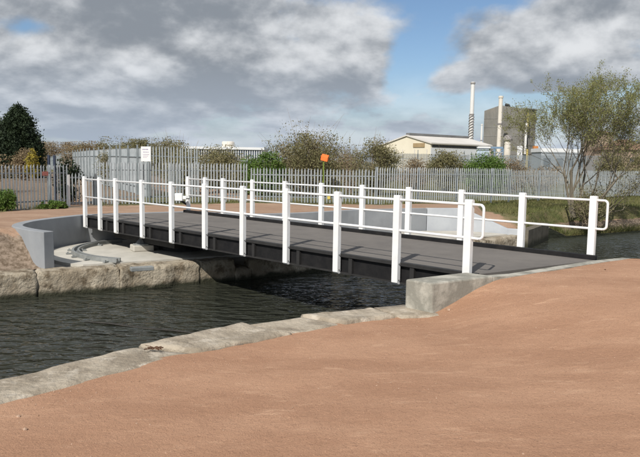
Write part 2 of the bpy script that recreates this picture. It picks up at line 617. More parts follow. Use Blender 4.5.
def near_height(x, y):
    r = Vector((x, y, 0)) - PU
    u, v = r.dot(UDIR), r.dot(VDIR)
    a = sstep(-0.25 - 0.60 * max(v, 0), 1.55 + 0.35 * max(v, 0), u)
    b = 0.80 * sstep(0.3, 7.0, v)
    z = -0.485 + 0.405 * (1 - (1 - a) * (1 - b))
    if v < 1.2:
        z -= 0.03 * (1 - sstep(0.45, 1.2, v)) * (1 - a)
    z -= 0.50 * sstep(5.4, 8.5, u) * (1 - sstep(0.0, 3.5, v))
    z += 0.016 * nz(x, y, 3, 0.8) + 0.007 * nz(x, y, 5, 2.7) + 0.004 * nz(x, y, 9, 7.0)
    return z


def resample(pts, steps):
    out = []
    for (a, b) in zip(pts[:-1], pts[1:]):
        a, b = Vector((*a, 0)), Vector((*b, 0))
        mid = (a + b) / 2
        n = max(1, int((b - a).length / (steps if mid.length < 22 else 3.0)))
        out += [a.lerp(b, k / n) for k in range(n)]
    out.append(Vector((*pts[-1], 0)))
    return out


def ground_grid(name, cols, rows_of, height, grass, material):
    verts, faces, gr, so = [], [], [], []
    nr = None
    for c in cols:
        pts = rows_of(c)
        nr = len(pts)
        for (p, r) in pts:
            verts.append((p.x, p.y, height(p, c, r)))
            g_ = grass(p, c, r)
            gr.append(g_[0] if isinstance(g_, tuple) else g_)
            so.append(g_[1] if isinstance(g_, tuple) else 0.0)
    for i in range(len(cols) - 1):
        for k in range(nr - 1):
            a = i * nr + k
            faces.append((a, a + 1, a + nr + 1, a + nr))
    me = bpy.data.meshes.new(name)
    me.from_pydata(verts, [], faces)
    me.update()
    att = me.attributes.new('grass', 'FLOAT', 'POINT')
    att.data.foreach_set('value', gr)
    att = me.attributes.new('soil', 'FLOAT', 'POINT')
    att.data.foreach_set('value', so)
    o = link(name, me, material, smooth=True)
    if sum(p.normal.z for p in me.polygons) < 0:
        me.flip_normals()
    return struct(o)


near_rows = [0.0, 0.06] + [0.06 + 0.14 * k for k in range(1, 60)] + [9.5, 12, 18, 30, 60, 120]
ncols = resample(near_edge, 0.16)
for c_ in ncols:
    if c_.x < 1.05:
        c_ -= VDIR * (0.05 + 0.16 * nz(c_.x, c_.y, 21, 1.3) + 0.07 * nz(c_.x, c_.y, 25, 4.0))
ground_grid('towpath', ncols, lambda c: [(c + VDIR * r, r) for r in near_rows],
            lambda p, c, r: near_height(p.x, p.y), lambda p, c, r: 0.0, 'path_gravel')


def rough_block(name, a, b, c, d, ztop, zbot, material, parent, nu=7, nv=3, amp=0.02, edge=0.03, seed=0.0):
    """weathered stone block; a-b front edge, d-c back edge (plan points)"""
    a, b, c, d = (Vector((p[0], p[1], 0)) for p in (a, b, c, d))
    ctr = (a + b + c + d) / 4
    vs, fs = [], []
    g = []
    for j in range(nv + 1):
        row = []
        for i in range(nu + 1):
            s, t = i / nu, j / nv
            p = a.lerp(b, s).lerp(d.lerp(c, s), t)
            border = (i in (0, nu)) or (j in (0, nv))
            z = ztop + amp * nz(p.x, p.y, seed, 2.3) + amp * 0.6 * nz(p.x, p.y, seed + 4, 6.0)
            if border:
                z -= edge * (0.6 + 0.8 * abs(nz(p.x, p.y, seed + 9, 3.0)))
                p = p.lerp(ctr, 0.012)
                n = (b - a).normalized().cross(Vector((0, 0, 1)))
                if j == 0:
                    p = p + n * (-0.5 * edge + edge * 1.6 * nz(p.x, p.y, seed + 2, 2.6)) * (1 if n.dot(a - d) > 0 else -1)
            row.append(len(vs))
            vs.append((p.x, p.y, z))
        g.append(row)
    for j in range(nv):
        for i in range(nu):
            fs.append((g[j][i], g[j][i + 1], g[j + 1][i + 1], g[j + 1][i]))
    ring = g[0] + [g[j][nu] for j in range(1, nv + 1)] + g[nv][-2::-1] + [g[j][0] for j in range(nv - 1, 0, -1)]
    levels = 9
    last = ring
    for k in range(1, levels + 1):
        new = []
        for idx in ring:
            x, y, z = vs[idx]
            f = k / levels
            out = (Vector((x, y, 0)) - ctr)
            wob = 0.03 * nz(x * 1.2 + y, k * 0.5, seed + 7, 1.4) + 0.022 * nz(x * 4 + y * 3, k * 0.9, seed + 3, 1.2) + 0.02 * nz(x * 11, k * 1.7, seed + 5, 1.0) + edge * 0.8
            q = Vector((x, y, 0)) + out.normalized() * wob
            new.append(len(vs))
            vs.append((q.x, q.y, z + (zbot - z) * f))
        m = len(ring)
        for i in range(m):
            fs.append((last[i], new[i], new[(i + 1) % m], last[(i + 1) % m]))
        last = new
    fs.append(tuple(last[::-1]))
    me = bpy.data.meshes.new(name)
    me.from_pydata(vs, [], fs)
    me.update()
    o = link(name, me, material, parent, smooth=True)
    return o


# near canal wall: core + weathered coping stones
near_wall = thing('canal_wall', 'weathered sandstone coped canal wall along the near towpath', 'canal wall', (0, 0, 0))
core_f = [(-60.3, -56.7), (-12.2, -4.0), (-6.2, 2.9)] + [(p[0] + 0.05, p[1] - 0.05) for p in COPE_F] + [(2.55, 10.98)]
core_b = [(p[0] + 0.5, p[1] - 0.55) for p in core_f]
mb = MB()
for i in range(len(core_f) - 1):
    mb.prism([core_f[i], core_f[i + 1], core_b[i + 1], core_b[i]][::-1], -2.0, -0.74)
mb.build('wall_core', 'quay_wall', near_wall)
jf = [(-6.2, 2.95), (-4.3, 5.2), (-2.18, 7.66), (-1.05, 8.74), (-0.28, 9.23), (0.80, 9.80)]
jb = [(-5.55, 2.55), (-3.5, 5.05), (-1.42, 7.42), (-0.35, 8.32), (0.36, 8.86), (1.10, 9.30)]
for i in range(5):
    g = 0.018
    rough_block('coping_stone', Vector(jf[i]).lerp(Vector(jf[i + 1]), g), jf[i + 1], jb[i + 1], Vector(jb[i]).lerp(Vector(jb[i + 1]), g),
                -0.49 + (0.02, -0.012, 0.02, -0.012, 0.03)[i], -0.78, 'coping', near_wall, nu=24, nv=10, amp=0.022, edge=0.022, seed=i * 3.3)
rough_block('abutment_pad', (0.84, 9.83), (1.40, 10.12), (1.9, 9.40), (1.20, 9.27), -0.475, -0.78, 'coping', near_wall, 6, 4, 0.008, 0.008, 40)
# wall that carries on beyond the bridge
fr = [(6.1, 13.15), (7.2, 13.8), (12, 17.3), (60, 52.6)]
mb = MB()
for i in range(3):
    b2 = [(p[0] + 0.25, p[1] - 0.3) for p in fr]
    mb.prism([fr[i], fr[i + 1], b2[i + 1], b2[i]][::-1], -2.0, -0.42 - 0.15 * (i > 0))
mb.build('wall_core', 'quay_wall', near_wall)

# abutment
ab = thing('bridge_abutment', 'pale concrete abutment block where the bridge meets the sandy path', 'abutment', (1.7, 9.6, -0.55))
off = Vector((-1.7, -9.6, 0.55))


def sh(p):
    return (p[0] + off.x, p[1] + off.y)


Bp = Vector((1.68, 9.50))
du = (Vector(ABUT[1]) - Bp).normalized()
dv = Vector((D.x, D.y))
blk = [Bp, Bp + du * 1.30, Bp + du * 1.30 + dv * 0.50, Bp + dv * 0.50]
MB().prism([sh(p) for p in blk], -1.4, [0.525, 0.525, 0.52, 0.515]).build('end_block', 'abutment_concrete', ab, bevel=0.025)
mb = MB()
pl = [Bp + du * 1.304, Vector(ABUT[1]), Vector(ABUT[2]), Vector(ABUT[3]), Vector((7.0, 13.3))]
zt = [0.505, 0.485, 0.48, 0.46, 0.30]
for i in range(4):
    a, b = pl[i], pl[i + 1]
    a2, b2 = a + dv * 0.20, b + dv * 0.20
    mb.prism([sh(a), sh(b), sh(b2), sh(a2)], -1.4, [zt[i], zt[i + 1], zt[i + 1], zt[i]])
mb.build('sill', 'abutment_concrete', ab)

# ------------------------------------------------------------------ far bank
KC = Vector((3, 12, 0))
QUAY = [(-47.5, -7.6), (-16.0, 10.15), (-6.75, 15.35), (-5.05, 16.25), (-3.25, 17.40), (-2.35, 17.90)]
qd = Vector((0.86, 0.51)).normalized()
qn = Vector((-qd.y, qd.x))
far_edge = [(-47.7, -7.0, -1.02), (-16.3, 10.7, -1.02), (-9.0, 14.75, -1.02), (-7.05, 15.83, -1.02), (-6.80, 15.97, -0.98), (-7.0, 16.10, -0.70), (-7.5, 16.45, -0.30),
            (-7.85, 16.8, -0.13), (-8.28, 17.33, -0.12), (-8.50, 18.45, -0.12), (-8.30, 19.40, -0.12), (-7.98, 20.25, -0.12), (-7.75, 20.80, -0.11),
            (-6.2, 21.90, -0.10), (-4.62, 22.98, -0.10), (-3.2, 22.55, -0.12), (-2.0, 22.5, -0.12), (-0.4, 23.6, -0.12), (1.5, 25.3, -0.12), (4.3, 26.68, -0.12),
            (5.9, 26.95, -0.12), (7.5, 25.99, -0.82), (8.15, 25.9, -0.86), (10.1, 29.1, -0.95), (11.4, 29.9, -1.5), (16.5, 33.2, -1.5), (28, 39.5, -1.5), (110, 88, -1.5)]
GZ = -0.25


def far_cols():
    out = []
    for (a, b) in zip(far_edge[:-1], far_edge[1:]):
        a, b = Vector(a), Vector(b)
        mid = (a + b) / 2
        n = max(1, int((b - a).length / (0.22 if mid.xy.length < 36 else 2.5)))
        out += [a.lerp(b, k / n) for k in range(n)]
    out.append(Vector(far_edge[-1]))
    return out


def far_height(p, c, r):
    g = GZ + (0.15 * (1 - sstep(1, 6, r)))
    w = 1.9 if c.z < -0.5 and c.x < -6 else (3.2 if c.x > 6 else 1.0)
    z = c.z + (g - c.z) * sstep(0, w, r)
    if c.x > 6.5 and r < 40:
        z -= 0.25 * (1 - sstep(8, 20, r)) * sstep(0, 1, r)
    fade = 1 - sstep(30, 80, r)
    if r > 0.02:
        z += fade * (0.03 * nz(p.x, p.y, 1, 0.5) + 0.015 * nz(p.x, p.y, 2, 2.0)) * min(1, r * 2)
    return z


FENCE_PX = {
    'a': [(-190, 224.0), (68, 207.0)],
    'b': [(97, 205.0), (247, 202.0)],
    'c': [(251, 202.2), (377, 204.6)],
    'd': [(377, 204.6), (510, 200.3)],
    'e': [(510, 200.3), (662, 195.0)],
}
FENCE = {k: [at(*v[0], z=GZ), at(*v[1], z=GZ)] for k, v in FENCE_PX.items()}


def seg_dist(p, a, b):
    p, a, b = p.xy, a.xy, b.xy
    t = max(0, min(1, (p - a).dot(b - a) / (b - a).length_squared))
    return (p - (a + (b - a) * t)).length


def far_grass(p, c, r):
    soil = 0.0
    if p.x < -6 and p.y < 19:
        soil = 1 - sstep(-0.34, -0.17, far_height(p, c, r))
    g = far_green(p, c, r)
    if p.x > 9 and r < 6:
        wet = 1 - sstep(-1.15, -0.85, far_height(p, c, r))
        soil, g = max(soil, wet), g * (1 - wet)
    if p.x < -9 and p.y > 22 and g > 0.5 and (r < 28 or p.x > -45) and r < 80:
        soil, g = 0.8, 0.30
    return g, soil


def far_green(p, c, r):
    g = 0.0
    if r > 90:
        return 0.9
    dmin = min(seg_dist(p, *FENCE[k]) for k in FENCE)
    g = max(g, 0.75 * (1 - sstep(0.3, 1.3, dmin)))
    if p.x < -10.3:
        g = max(g, 0.6 * sstep(-10.3, -12.0, p.x)) if r > 1.6 else g
    if r > 5 and p.y > 20:
        # behind the fences everything is rough grass
        for k in FENCE:
            a, b = FENCE[k]
            n = (b - a).xy.orthogonal()
            if n.y < 0:
                n = -n
            t = (p.xy - a.xy).dot((b - a).xy) / (b - a).xy.length_squared
            if 0 <= t <= 1 and (p.xy - a.xy).dot(n) > 0.4:
                g = max(g, 0.9)
    g = max(g, 0.95 * sstep(7.2, 9.2, p.x + 0.25 * (p.y - 27)) * (1 if c.x > 5 else 0))
    return g


far_rows = [0, 0.1, 0.25] + [0.25 + 0.28 * k for k in range(1, 42)] + [13, 15, 17.5, 20, 24, 30, 40, 60, 100, 200, 400, 900, 2500, 6000]
ground_grid('far_bank_ground', far_cols(), lambda c: [(Vector((c.x, c.y, 0)) + (Vector((c.x, c.y, 0)) - KC).normalized() * r, r) for r in far_rows],
            far_height, far_grass, 'far_gravel')

# water and canal bed
mb = MB()
mb.poly([(-75, -75, WATER_Z), (30, -60, WATER_Z), (140, 75, WATER_Z), (90, 110, WATER_Z), (16, 36, WATER_Z), (-60, 10, WATER_Z)], [(0, 1, 2, 3, 4, 5)])
struct(mb.build('canal_water', 'canal_water'))

# far canal wall of large stone blocks
far_wall = thing('canal_wall', 'low far canal wall of large weathered sandstone blocks beside the turntable', 'canal wall')
lst = [QUAY[0], (-30, 2.25), (-21, 7.3), (-13.0, 11.85), (-9.8, 13.65), QUAY[2], QUAY[3], QUAY[4], QUAY[5]]
for i in range(len(lst) - 1):
    a, b = Vector(lst[i]), Vector(lst[i + 1])
    a = a + (b - a).normalized() * 0.02
    wv = qn * 0.62
    m = rough_block('stone_block', a, b, b + wv, a + wv, -1.0, -1.95, 'quay_stone', far_wall, nu=40, nv=8, amp=0.03, edge=0.035, seed=i * 5.1)
# last block breaks away under the bridge, then a dark continuing wall
run = [(-2.33, 17.92), (-1.95, 18.2), (0.3, 19.75), (3.0, 21.6), (5.6, 23.45), (8.2, 25.75)]
for i in range(5):
    a, b = Vector(run[i]), Vector(run[i + 1])
    rough_block('stone_block', a + (b - a).normalized() * 0.015, b, b + qn * 0.6, a + qn * 0.6, -1.25 if i == 0 else -1.04, -1.95, 'quay_stone', far_wall, 10, 4, 0.03, 0.05, 60 + i)
# return wall towards the natural bank
MB().prism([(8.24, 25.55), (10.25, 29.0), (10.0, 29.2), (7.95, 25.8)], -1.95, -0.83).build('return_wall', 'quay_wall', far_wall)  # dark material puts the shade of this unlit face into its colour

# turntable pit floor, slab and retaining walls
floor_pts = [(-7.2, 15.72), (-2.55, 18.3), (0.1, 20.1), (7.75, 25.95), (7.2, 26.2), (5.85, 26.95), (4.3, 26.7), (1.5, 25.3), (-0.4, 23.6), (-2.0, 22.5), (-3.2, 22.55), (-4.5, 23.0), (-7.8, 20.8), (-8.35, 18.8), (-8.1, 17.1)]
struct(MB().prism(floor_pts, -1.9, -1.045).build('pit_floor', 'shaded_floor'))
PIV = Vector((-4.6, 19.3, 0))
ring = []
qa = Vector((-6.6, 15.42)) + qn * 0.55
for k in range(96):
    an = 2 * math.pi * k / 96
    d = Vector((math.cos(an), math.sin(an)))
    r = 3.30
    den = d.dot(qn)
    if den < -1e-3:
        r = min(r, ((qa - PIV.xy).dot(qn)) / den)
    tl = Vector((-7.6, 20.85))
    tn = Vector((0.55, -0.83)).normalized()
    den = d.dot(tn)
    if den < -1e-3:
        r = min(r, ((tl - PIV.xy).dot(tn)) / den)
    ring.append(PIV.xy + d * r)
slab = MB().prism([(p.x - PIV.x, p.y - PIV.y) for p in ring], 0, 0.075).build('turntable_slab', 'pale_concrete', loc=(PIV.x, PIV.y, -1.043))
tag(slab, 'round pale concrete slab under the far end of the bridge', 'slab')
# flat apron between slab and quay on the right of the bridge
ap = MB().prism([(1.0, 20.95), (7.4, 25.55), (6.9, 26.0), (5.7, 26.5), (4.2, 26.3), (1.2, 24.6)], 0, 0.05).build('concrete_apron', 'pale_concrete', loc=(0, 0, -1.043))
tag(ap, 'pale concrete apron in front of the stepped light grey wall', 'apron')


def ribbon_wall(name, inner, thick, ztop, zbot, material, parent, bevel=0.012):
    n = len(inner)
    pts, fs = [], []
    for i, p in enumerate(inner):
        a, b = inner[max(0, i - 1)], inner[min(n - 1, i + 1)]
        d = (b - a).xy.normalized()
        nn = Vector((-d.y, d.x)) * thick
        if thick and nn.dot(p.xy - Vector((-1.5, 20))) < 0:
            nn = -nn
        zt_ = ztop[i] if isinstance(ztop, list) else ztop
        pts += [(p.x, p.y, zt_), (p.x + nn.x, p.y + nn.y, zt_), (p.x + nn.x, p.y + nn.y, zbot), (p.x, p.y, zbot)]
    for i in range(n - 1):
        a, b = i * 4, i * 4 + 4
        for k in range(4):
            fs.append((a + k, a + (k + 1) % 4, b + (k + 1) % 4, b + k))
    fs += [(3, 2, 1, 0), (4 * n - 4, 4 * n - 3, 4 * n - 2, 4 * n - 1)]
    me = bpy.data.meshes.new(name)
    me.from_pydata(pts, [], fs)
    import bmesh
    bm = bmesh.new()
    bm.from_mesh(me)
    bmesh.ops.recalc_face_normals(bm, faces=bm.faces)
    bm.to_mesh(me)
    bm.free()
    return link(name, me, material, parent, bevel=bevel)


lw = catmull([(-6.62, 16.06, 0), (-7.34, 16.60, 0), (-7.98, 17.36, 0), (-8.20, 18.28, 0), (-8.12, 19.11, 0), (-7.88, 19.93, 0), (-7.62, 20.72, 0)], 0.22)
lw += [Vector((-7.55, 20.88, 0)), Vector((-6.1, 21.85, 0)), Vector((-4.52, 22.92, 0))]
w1 = ribbon_wall('retaining_wall', lw, 0.27, -0.085, -1.3, 'grey_render', None)
tag(w1, 'smooth grey curved retaining wall round the left of the turntable pit', 'retaining wall')
rw = catmull([(-4.40, 22.80, 0), (-3.2, 22.32, 0), (-2.0, 22.28, 0), (-0.3, 23.35, 0), (1.6, 25.05, 0), (4.35, 26.46, 0)], 0.3)
w2 = thing('retaining_wall', 'grey pit wall beyond the bridge with a sunlit-toned stepped-down end', 'retaining wall')
ribbon_wall('curved_section', rw, 0.26, -0.085, -1.3, 'grey_render', w2)
sw = [Vector(p) for p in ((4.372, 26.47, 0), (5.9, 26.74, 0), (7.45, 25.80, 0), (8.1, 25.74, 0))]
o = ribbon_wall('straight_section', sw, 0.24, [-0.08, -0.08, -0.80, -0.83], -1.3, 'sunlit_render', w2)
o['label'] = 'sunlit-toned grey straight length of wall sloping down at its end'

# ------------------------------------------------------------------ the swing bridge
bridge = thing('swing_bridge', 'white railed steel swing bridge with dark deck across the canal', 'bridge', tuple(B0 + Vector((0, 0, -0.48))), TH + math.pi / 2)
# local frame: x along the bridge (towards far bank), y towards the camera side (-Q)
ZL = 0.48


def lp(t, q, z):
    return (t, -q, z + ZL)


T_END = 14.0
N0, N1 = -0.16, 14.12          # near girder
F0, F1 = SKEW - 0.14, 14.0 + SKEW + 0.12


def lprism(pts, z0, z1, name, m, bevel=0.0, parent=bridge):
    xy = [lp(t, q, 0)[:2] for t, q in pts]
    area = sum(xy[i][0] * xy[(i + 1) % len(xy)][1] - xy[(i + 1) % len(xy)][0] * xy[i][1] for i in range(len(xy)))
    if area < 0:
        xy = xy[::-1]
    return MB().prism(xy, z0 + ZL, z1 + ZL).build(name, m, parent, bevel=bevel)


lprism([(N0, 0.12), (N1, 0.12), (F1, BW - 0.12), (F0, BW - 0.12)], DECK_Z - 0.10, DECK_Z, 'deck', 'deck_grit')
for s, (qa_, a0, a1) in enumerate(((0.0, N0, N1), (BW, F0, F1))):
    sg = 1 if s == 0 else -1
    q0 = qa_ + 0.07 * sg
    g = lprism([(a0, q0 + 0.02 * sg), (a1, q0 + 0.02 * sg), (a1, q0 + 0.045 * sg), (a0, q0 + 0.045 * sg)], -0.45, -0.145, 'girder', 'black_paint')
    lprism([(a0, q0 - 0.045 * sg), (a1, q0 - 0.045 * sg), (a1, q0 + 0.11 * sg), (a0, q0 + 0.11 * sg)], -0.48, -0.452, 'bottom_flange', 'dark_grey_paint', parent=bridge)
    lprism([(a0, q0 - 0.05 * sg), (a1, q0 - 0.05 * sg), (a1, q0 + 0.05 * sg), (a0, q0 + 0.05 * sg)], -0.143, 0.0 if s else -0.075, 'kerb', 'black_paint' if s else 'dark_grey_paint', bevel=0.006)
TK = [1.5 * k for k in range(9)] + [13.0, 14.0]
# stiffeners between the flanges
stiff = MB().box((0, 0, 0.178), (0.09, 0.062, 0.30)).build('stiffener', 'dark_grey_paint', bridge)
first = True
for s in (0, 1):
    for t in TK:
        for dt in ((0.33,) if t < 13.5 else (-0.3,)):
            o = stiff if first else stiff.copy()
            if not first:
                COL.objects.link(o)
            first = False
            q = 0.058 if s == 0 else BW - 0.058
            tt = t - dt if t - dt > N0 + 0.1 else t + 0.3
            o.location = lp(tt + (SKEW if s else 0), q, -0.48)
            o.location.z = 0.0
# cross beams under the deck
for k in range(9):
    t = 0.6 + 1.6 * k
    lprism([(t, 0.2), (t + 0.12, 0.2), (t + 0.12 - 0.3, BW - 0.2), (t - 0.3, BW - 0.2)], -0.44, DECK_Z - 0.103, 'cross_beam', 'black_paint')
# pivot frame under the bridge
lprism([(9.6, 0.45), (13.0, 0.45), (13.0, BW - 0.45), (9.6, BW - 0.45)], -0.72, -0.484, 'pivot_frame', 'dark_grey_paint')
pc = [(11.0 + 0.75 * math.cos(2 * math.pi * k / 24), BW / 2 + 0.75 * math.sin(2 * math.pi * k / 24)) for k in range(24)]
lprism(pc, -0.967, -0.724, 'pivot_drum', 'dark_grey_paint')

# railing posts
PW, PD = 0.135, 0.085
POST_TOP = 1.155


def post_mesh(h0, h1, name):
    m = MB()
    c = 0.03
    x0, x1, y0, y1 = -PW / 2, PW / 2, -PD / 2, PD / 2
    # rounded top, foot cut off at the outer edge
    prof = [(y0, h0 + c), (y0 + c, h0), (y1, h0), (y1, h1 - 0.02), (y1 - 0.018, h1), (y0 + 0.018, h1), (y0, h1 - 0.02)]
    n = len(prof)
    pts = [(x0, y, z) for y, z in prof] + [(x1, y, z) for y, z in prof]
    fs = [tuple(range(n)), tuple(range(2 * n - 1, n - 1, -1))] + [(i, n + i, n + (i + 1) % n, (i + 1) % n) for i in range(n)]
    m.poly(pts, fs)
    me = bpy.data.meshes.new(name)
    me.from_pydata(m.v, [], m.f)
    me.update()
    me.materials.append(MATS['white_paint'])
    import bmesh
    bm = bmesh.new()
    bm.from_mesh(me)
    bmesh.ops.recalc_face_normals(bm, faces=bm.faces)
    bm.to_mesh(me)
    bm.free()
    return me


bolt_me = bpy.data.meshes.new('bolt')
mb = MB().tube([(0, 0, 0), (0.016, 0, 0)], 0.011, 6)
bolt_me.from_pydata(mb.v, [], mb.f)
bolt_me.materials.append(MATS['bolt_steel'])
pm = post_mesh(-0.478, POST_TOP, 'railing_post')
for s in (0, 1):
    for i, t in enumerate(TK):
        o = bpy.data.objects.new('railing_post', pm)
        COL.objects.link(o)
        o.parent = bridge
        x, y, z = lp(t + (SKEW if s else 0), -0.012 if s == 0 else BW + 0.012, 0)
        o.location = (x, y, ZL)
        o.rotation_euler = (0, 0, math.pi if s == 0 else 0)
        if s == 0:
            # outer face towards the camera: the cut-off edge faces -Q
            for bz in (-0.10, -0.40):
                b = bpy.data.objects.new('bolt', bolt_me)
                COL.objects.link(b)
                b.parent = o
                b.location = (PW / 2 - 0.002, -0.004, bz)
# rails: round bars passing through the posts, joined by bent ends
RZ0, RZ1, RR = 0.515, 1.075, 0.0235
for s in (0, 1):
    q = -0.012 if s == 0 else BW + 0.012
    a, b = (0 + (SKEW if s else 0) - 0.27), (14.0 + (SKEW if s else 0) + 0.12)
    rr = 0.07
    for z, nm in ((RZ1, 'top_rail'), (RZ0, 'middle_rail')):
        MB().tube([lp(a + rr, q, z), lp(b - rr, q, z)], RR, 10).build(nm, 'white_paint', bridge, smooth=True)
    for e, sg in ((a, 1), (b, -1)):
        path = [lp(e + sg * (rr - 0.002), q, RZ1)]
        for k in range(1, 6):
            an = k / 5 * math.pi / 2
            path.append(lp(e + sg * rr * (1 - math.sin(an)), q, RZ1 - rr * (1 - math.cos(an))))
        for k in range(0, 5):
            an = k / 5 * math.pi / 2
            path.append(lp(e + sg * rr * (1 - math.cos(an)), q, RZ0 + rr * (1 - math.sin(an))))
        path.append(lp(e + sg * (rr - 0.002), q, RZ0))
        MB().tube(path, RR, 10).build('rail_end_loop', 'white_paint', bridge, smooth=True)
# locking handle at the far end: white head on a dark sloping arm
ap_ = lambda p: (bridge.matrix_basis.inverted() @ p)
bpy.context.view_layer.update()
h0 = at(189.5, 206.5, Y=23.0)
h1 = at(178, 198.5, Y=22.2)
lever = MB().tube([ap_(h0 + Vector((0, 0, -0.1))), ap_(h0), ap_(h1)], 0.04, 8).build('lock_lever', 'black_paint', bridge)
hh = at(179.0, 197.0, Y=22.2)
m_ = MB().box((0, 0, 0), (0.26, 0.16, 0.26)).box((0.19, 0, -0.02), (0.14, 0.10, 0.12)).build('lever_head', 'white_paint', bridge, bevel=0.02, loc=ap_(hh))
m_.rotation_euler = (0, 0, -bridge.rotation_euler.z)
end = MB().tube([(0.25, 0, -0.02), (0.36, 0, -0.02)], 0.055, 8).build('lever_knob', 'grey_steel', m_)

# bearing pedestal under the near girder
ped_p = at(142, 250.5, z=-0.968)
ped = thing('bearing_pedestal', 'small pale concrete pedestal with metal bearing under the bridge girder', 'pedestal', (ped_p.x, ped_p.y, -0.968), 0.5)
MB().box((0, 0, 0.09), (0.60, 0.50, 0.18)).build('plinth', 'pale_concrete', ped, bevel=0.03)
MB().prism([(0.26 * math.cos(k * math.pi / 6), 0.26 * math.sin(k * math.pi / 6)) for k in range(12)], 0.18, 0.215).build('base_plate', 'grey_steel', ped)
MB().tube([(0, 0, 0.216), (0, 0, 0.30), (0, 0, 0.36), (0, 0, 0.485)], [0.2, 0.13, 0.07, 0.06], 12).build('bearing_cone', 'grey_steel', ped, smooth=False)

# curved roller track on the slab
tr = thing('roller_track', 'curved grey steel roller track bolted to the concrete slab', 'track', (PIV.x, PIV.y, -0.968))
A0, A1 = math.radians(255), math.radians(138)


def arc(r, z, n=40):
    return [(r * math.cos(A0 + (A1 - A0) * k / n), r * math.sin(A0 + (A1 - A0) * k / n), z) for k in range(n + 1)]


def arc_bar(r0, r1, z0, z1, name, m):
    a, b = arc(r0, 0), arc(r1, 0)
    mb = MB()
    pts, fs = [], []
    n = len(a)
    for p, q in zip(a, b):
        pts += [(p[0], p[1], z0), (q[0], q[1], z0), (q[0], q[1], z1), (p[0], p[1], z1)]
    for i in range(n - 1):
        for k in range(4):
            fs.append((i * 4 + k, i * 4 + (k + 1) % 4, i * 4 + 4 + (k + 1) % 4, i * 4 + 4 + k))
    fs += [(3, 2, 1, 0), (4 * n - 4, 4 * n - 3, 4 * n - 2, 4 * n - 1)]
    import bmesh
    me = bpy.data.meshes.new(name)
    me.from_pydata(pts, [], fs)
    bm = bmesh.new()
    bm.from_mesh(me)
    bmesh.ops.recalc_face_normals(bm, faces=bm.faces)
    bm.to_mesh(me)
    bm.free()
    return link(name, me, m, tr)


arc_bar(2.42, 2.66, 0.002, 0.03, 'base_flange', 'grey_steel')
arc_bar(2.44, 2.49, 0.032, 0.11, 'inner_rail', 'grey_steel')
arc_bar(2.58, 2.64, 0.032, 0.11, 'outer_rail', 'grey_steel')
cl = MB().box((0, 0, 0.025), (0.16, 0.08, 0.03)).box((0.03, 0, 0.05), (0.04, 0.04, 0.04))
cme = bpy.data.meshes.new('track_clip')
cme.from_pydata(cl.v, [], cl.f)
cme.materials.append(MATS['grey_steel'])
for k in range(8):
    an = A0 + (A1 - A0) * (k + 0.4) / 8
    for r in ((2.72,) if k % 2 else (2.72, 2.36)):
        o = bpy.data.objects.new('track_clip', cme)
        COL.objects.link(o)
        o.parent = tr
        o.location = (r * math.cos(an), r * math.sin(an), 0.0)
        o.rotation_euler = (0, 0, an)

pp = at(143, 268.0, z=-0.95) + Vector((qn.x, qn.y, 0)) * 0.1
o = MB().box((0, 0, 0.05), (0.56, 0.20, 0.10)).build('steel_plate', 'grey_steel', None, bevel=0.015, loc=(pp.x, pp.y, -1.03))
o.rotation_euler = (0, 0, 0.5)
tag(o, 'grey flat plate let into the edge of the far stone wall', 'plate')

# floating timber, rusty ring and loose stones
p0, p1 = at(84, 323, z=WATER_Z), at(196, 333.5, z=WATER_Z)
path = []
for k in range(13):
    f = k / 12
    p = p0.lerp(p1, f)
    path.append((p.x + 0.03 * math.sin(5 * f), p.y + 0.05 * math.sin(3 * f + 1), WATER_Z + 0.012 + 0.012 * math.sin(9 * f)))
o = MB().tube(path, [0.008 + 0.014 * (0.3 + abs(math.sin(2.6 * k / 12 + 0.3))) for k in range(13)], 7).build('floating_branch', 'timber_wet')
tag(o, 'thin dark branch floating in the canal by the near wall', 'branch')
rp = at(155.5, 348.5, z=-0.475)
def pebble_geo(mb, x, y, z, r, seed):
    rr = random.Random(seed)
    ico = [(0, 0, 1), (0.894, 0, 0.447), (0.276, 0.851, 0.447), (-0.724, 0.526, 0.447), (-0.724, -0.526, 0.447), (0.276, -0.851, 0.447),
           (0.724, 0.526, -0.447), (-0.276, 0.851, -0.447), (-0.894, 0, -0.447), (-0.276, -0.851, -0.447), (0.724, -0.526, -0.447), (0, 0, -1)]
    fs = [(0, 1, 2), (0, 2, 3), (0, 3, 4), (0, 4, 5), (0, 5, 1), (1, 6, 2), (2, 7, 3), (3, 8, 4), (4, 9, 5), (5, 10, 1), (2, 6, 7), (3, 7, 8), (4, 8, 9), (5, 9, 10), (1, 10, 6), (6, 11, 7), (7, 11, 8), (8, 11, 9), (9, 11, 10), (10, 11, 6)]
    sx, sy, sz = rr.uniform(0.8, 1.4), rr.uniform(0.7, 1.1), rr.uniform(0.5, 0.8)
    a = rr.uniform(0, 6.28)
    ca, sa = math.cos(a), math.sin(a)
    pts = []
    for p in ico:
        k = rr.uniform(0.85, 1.15) * r
        px, py = p[0] * sx * k, p[1] * sy * k
        pts.append((x + px * ca - py * sa, y + px * sa + py * ca, z + p[2] * sz * k))
    mb.poly(pts, fs)


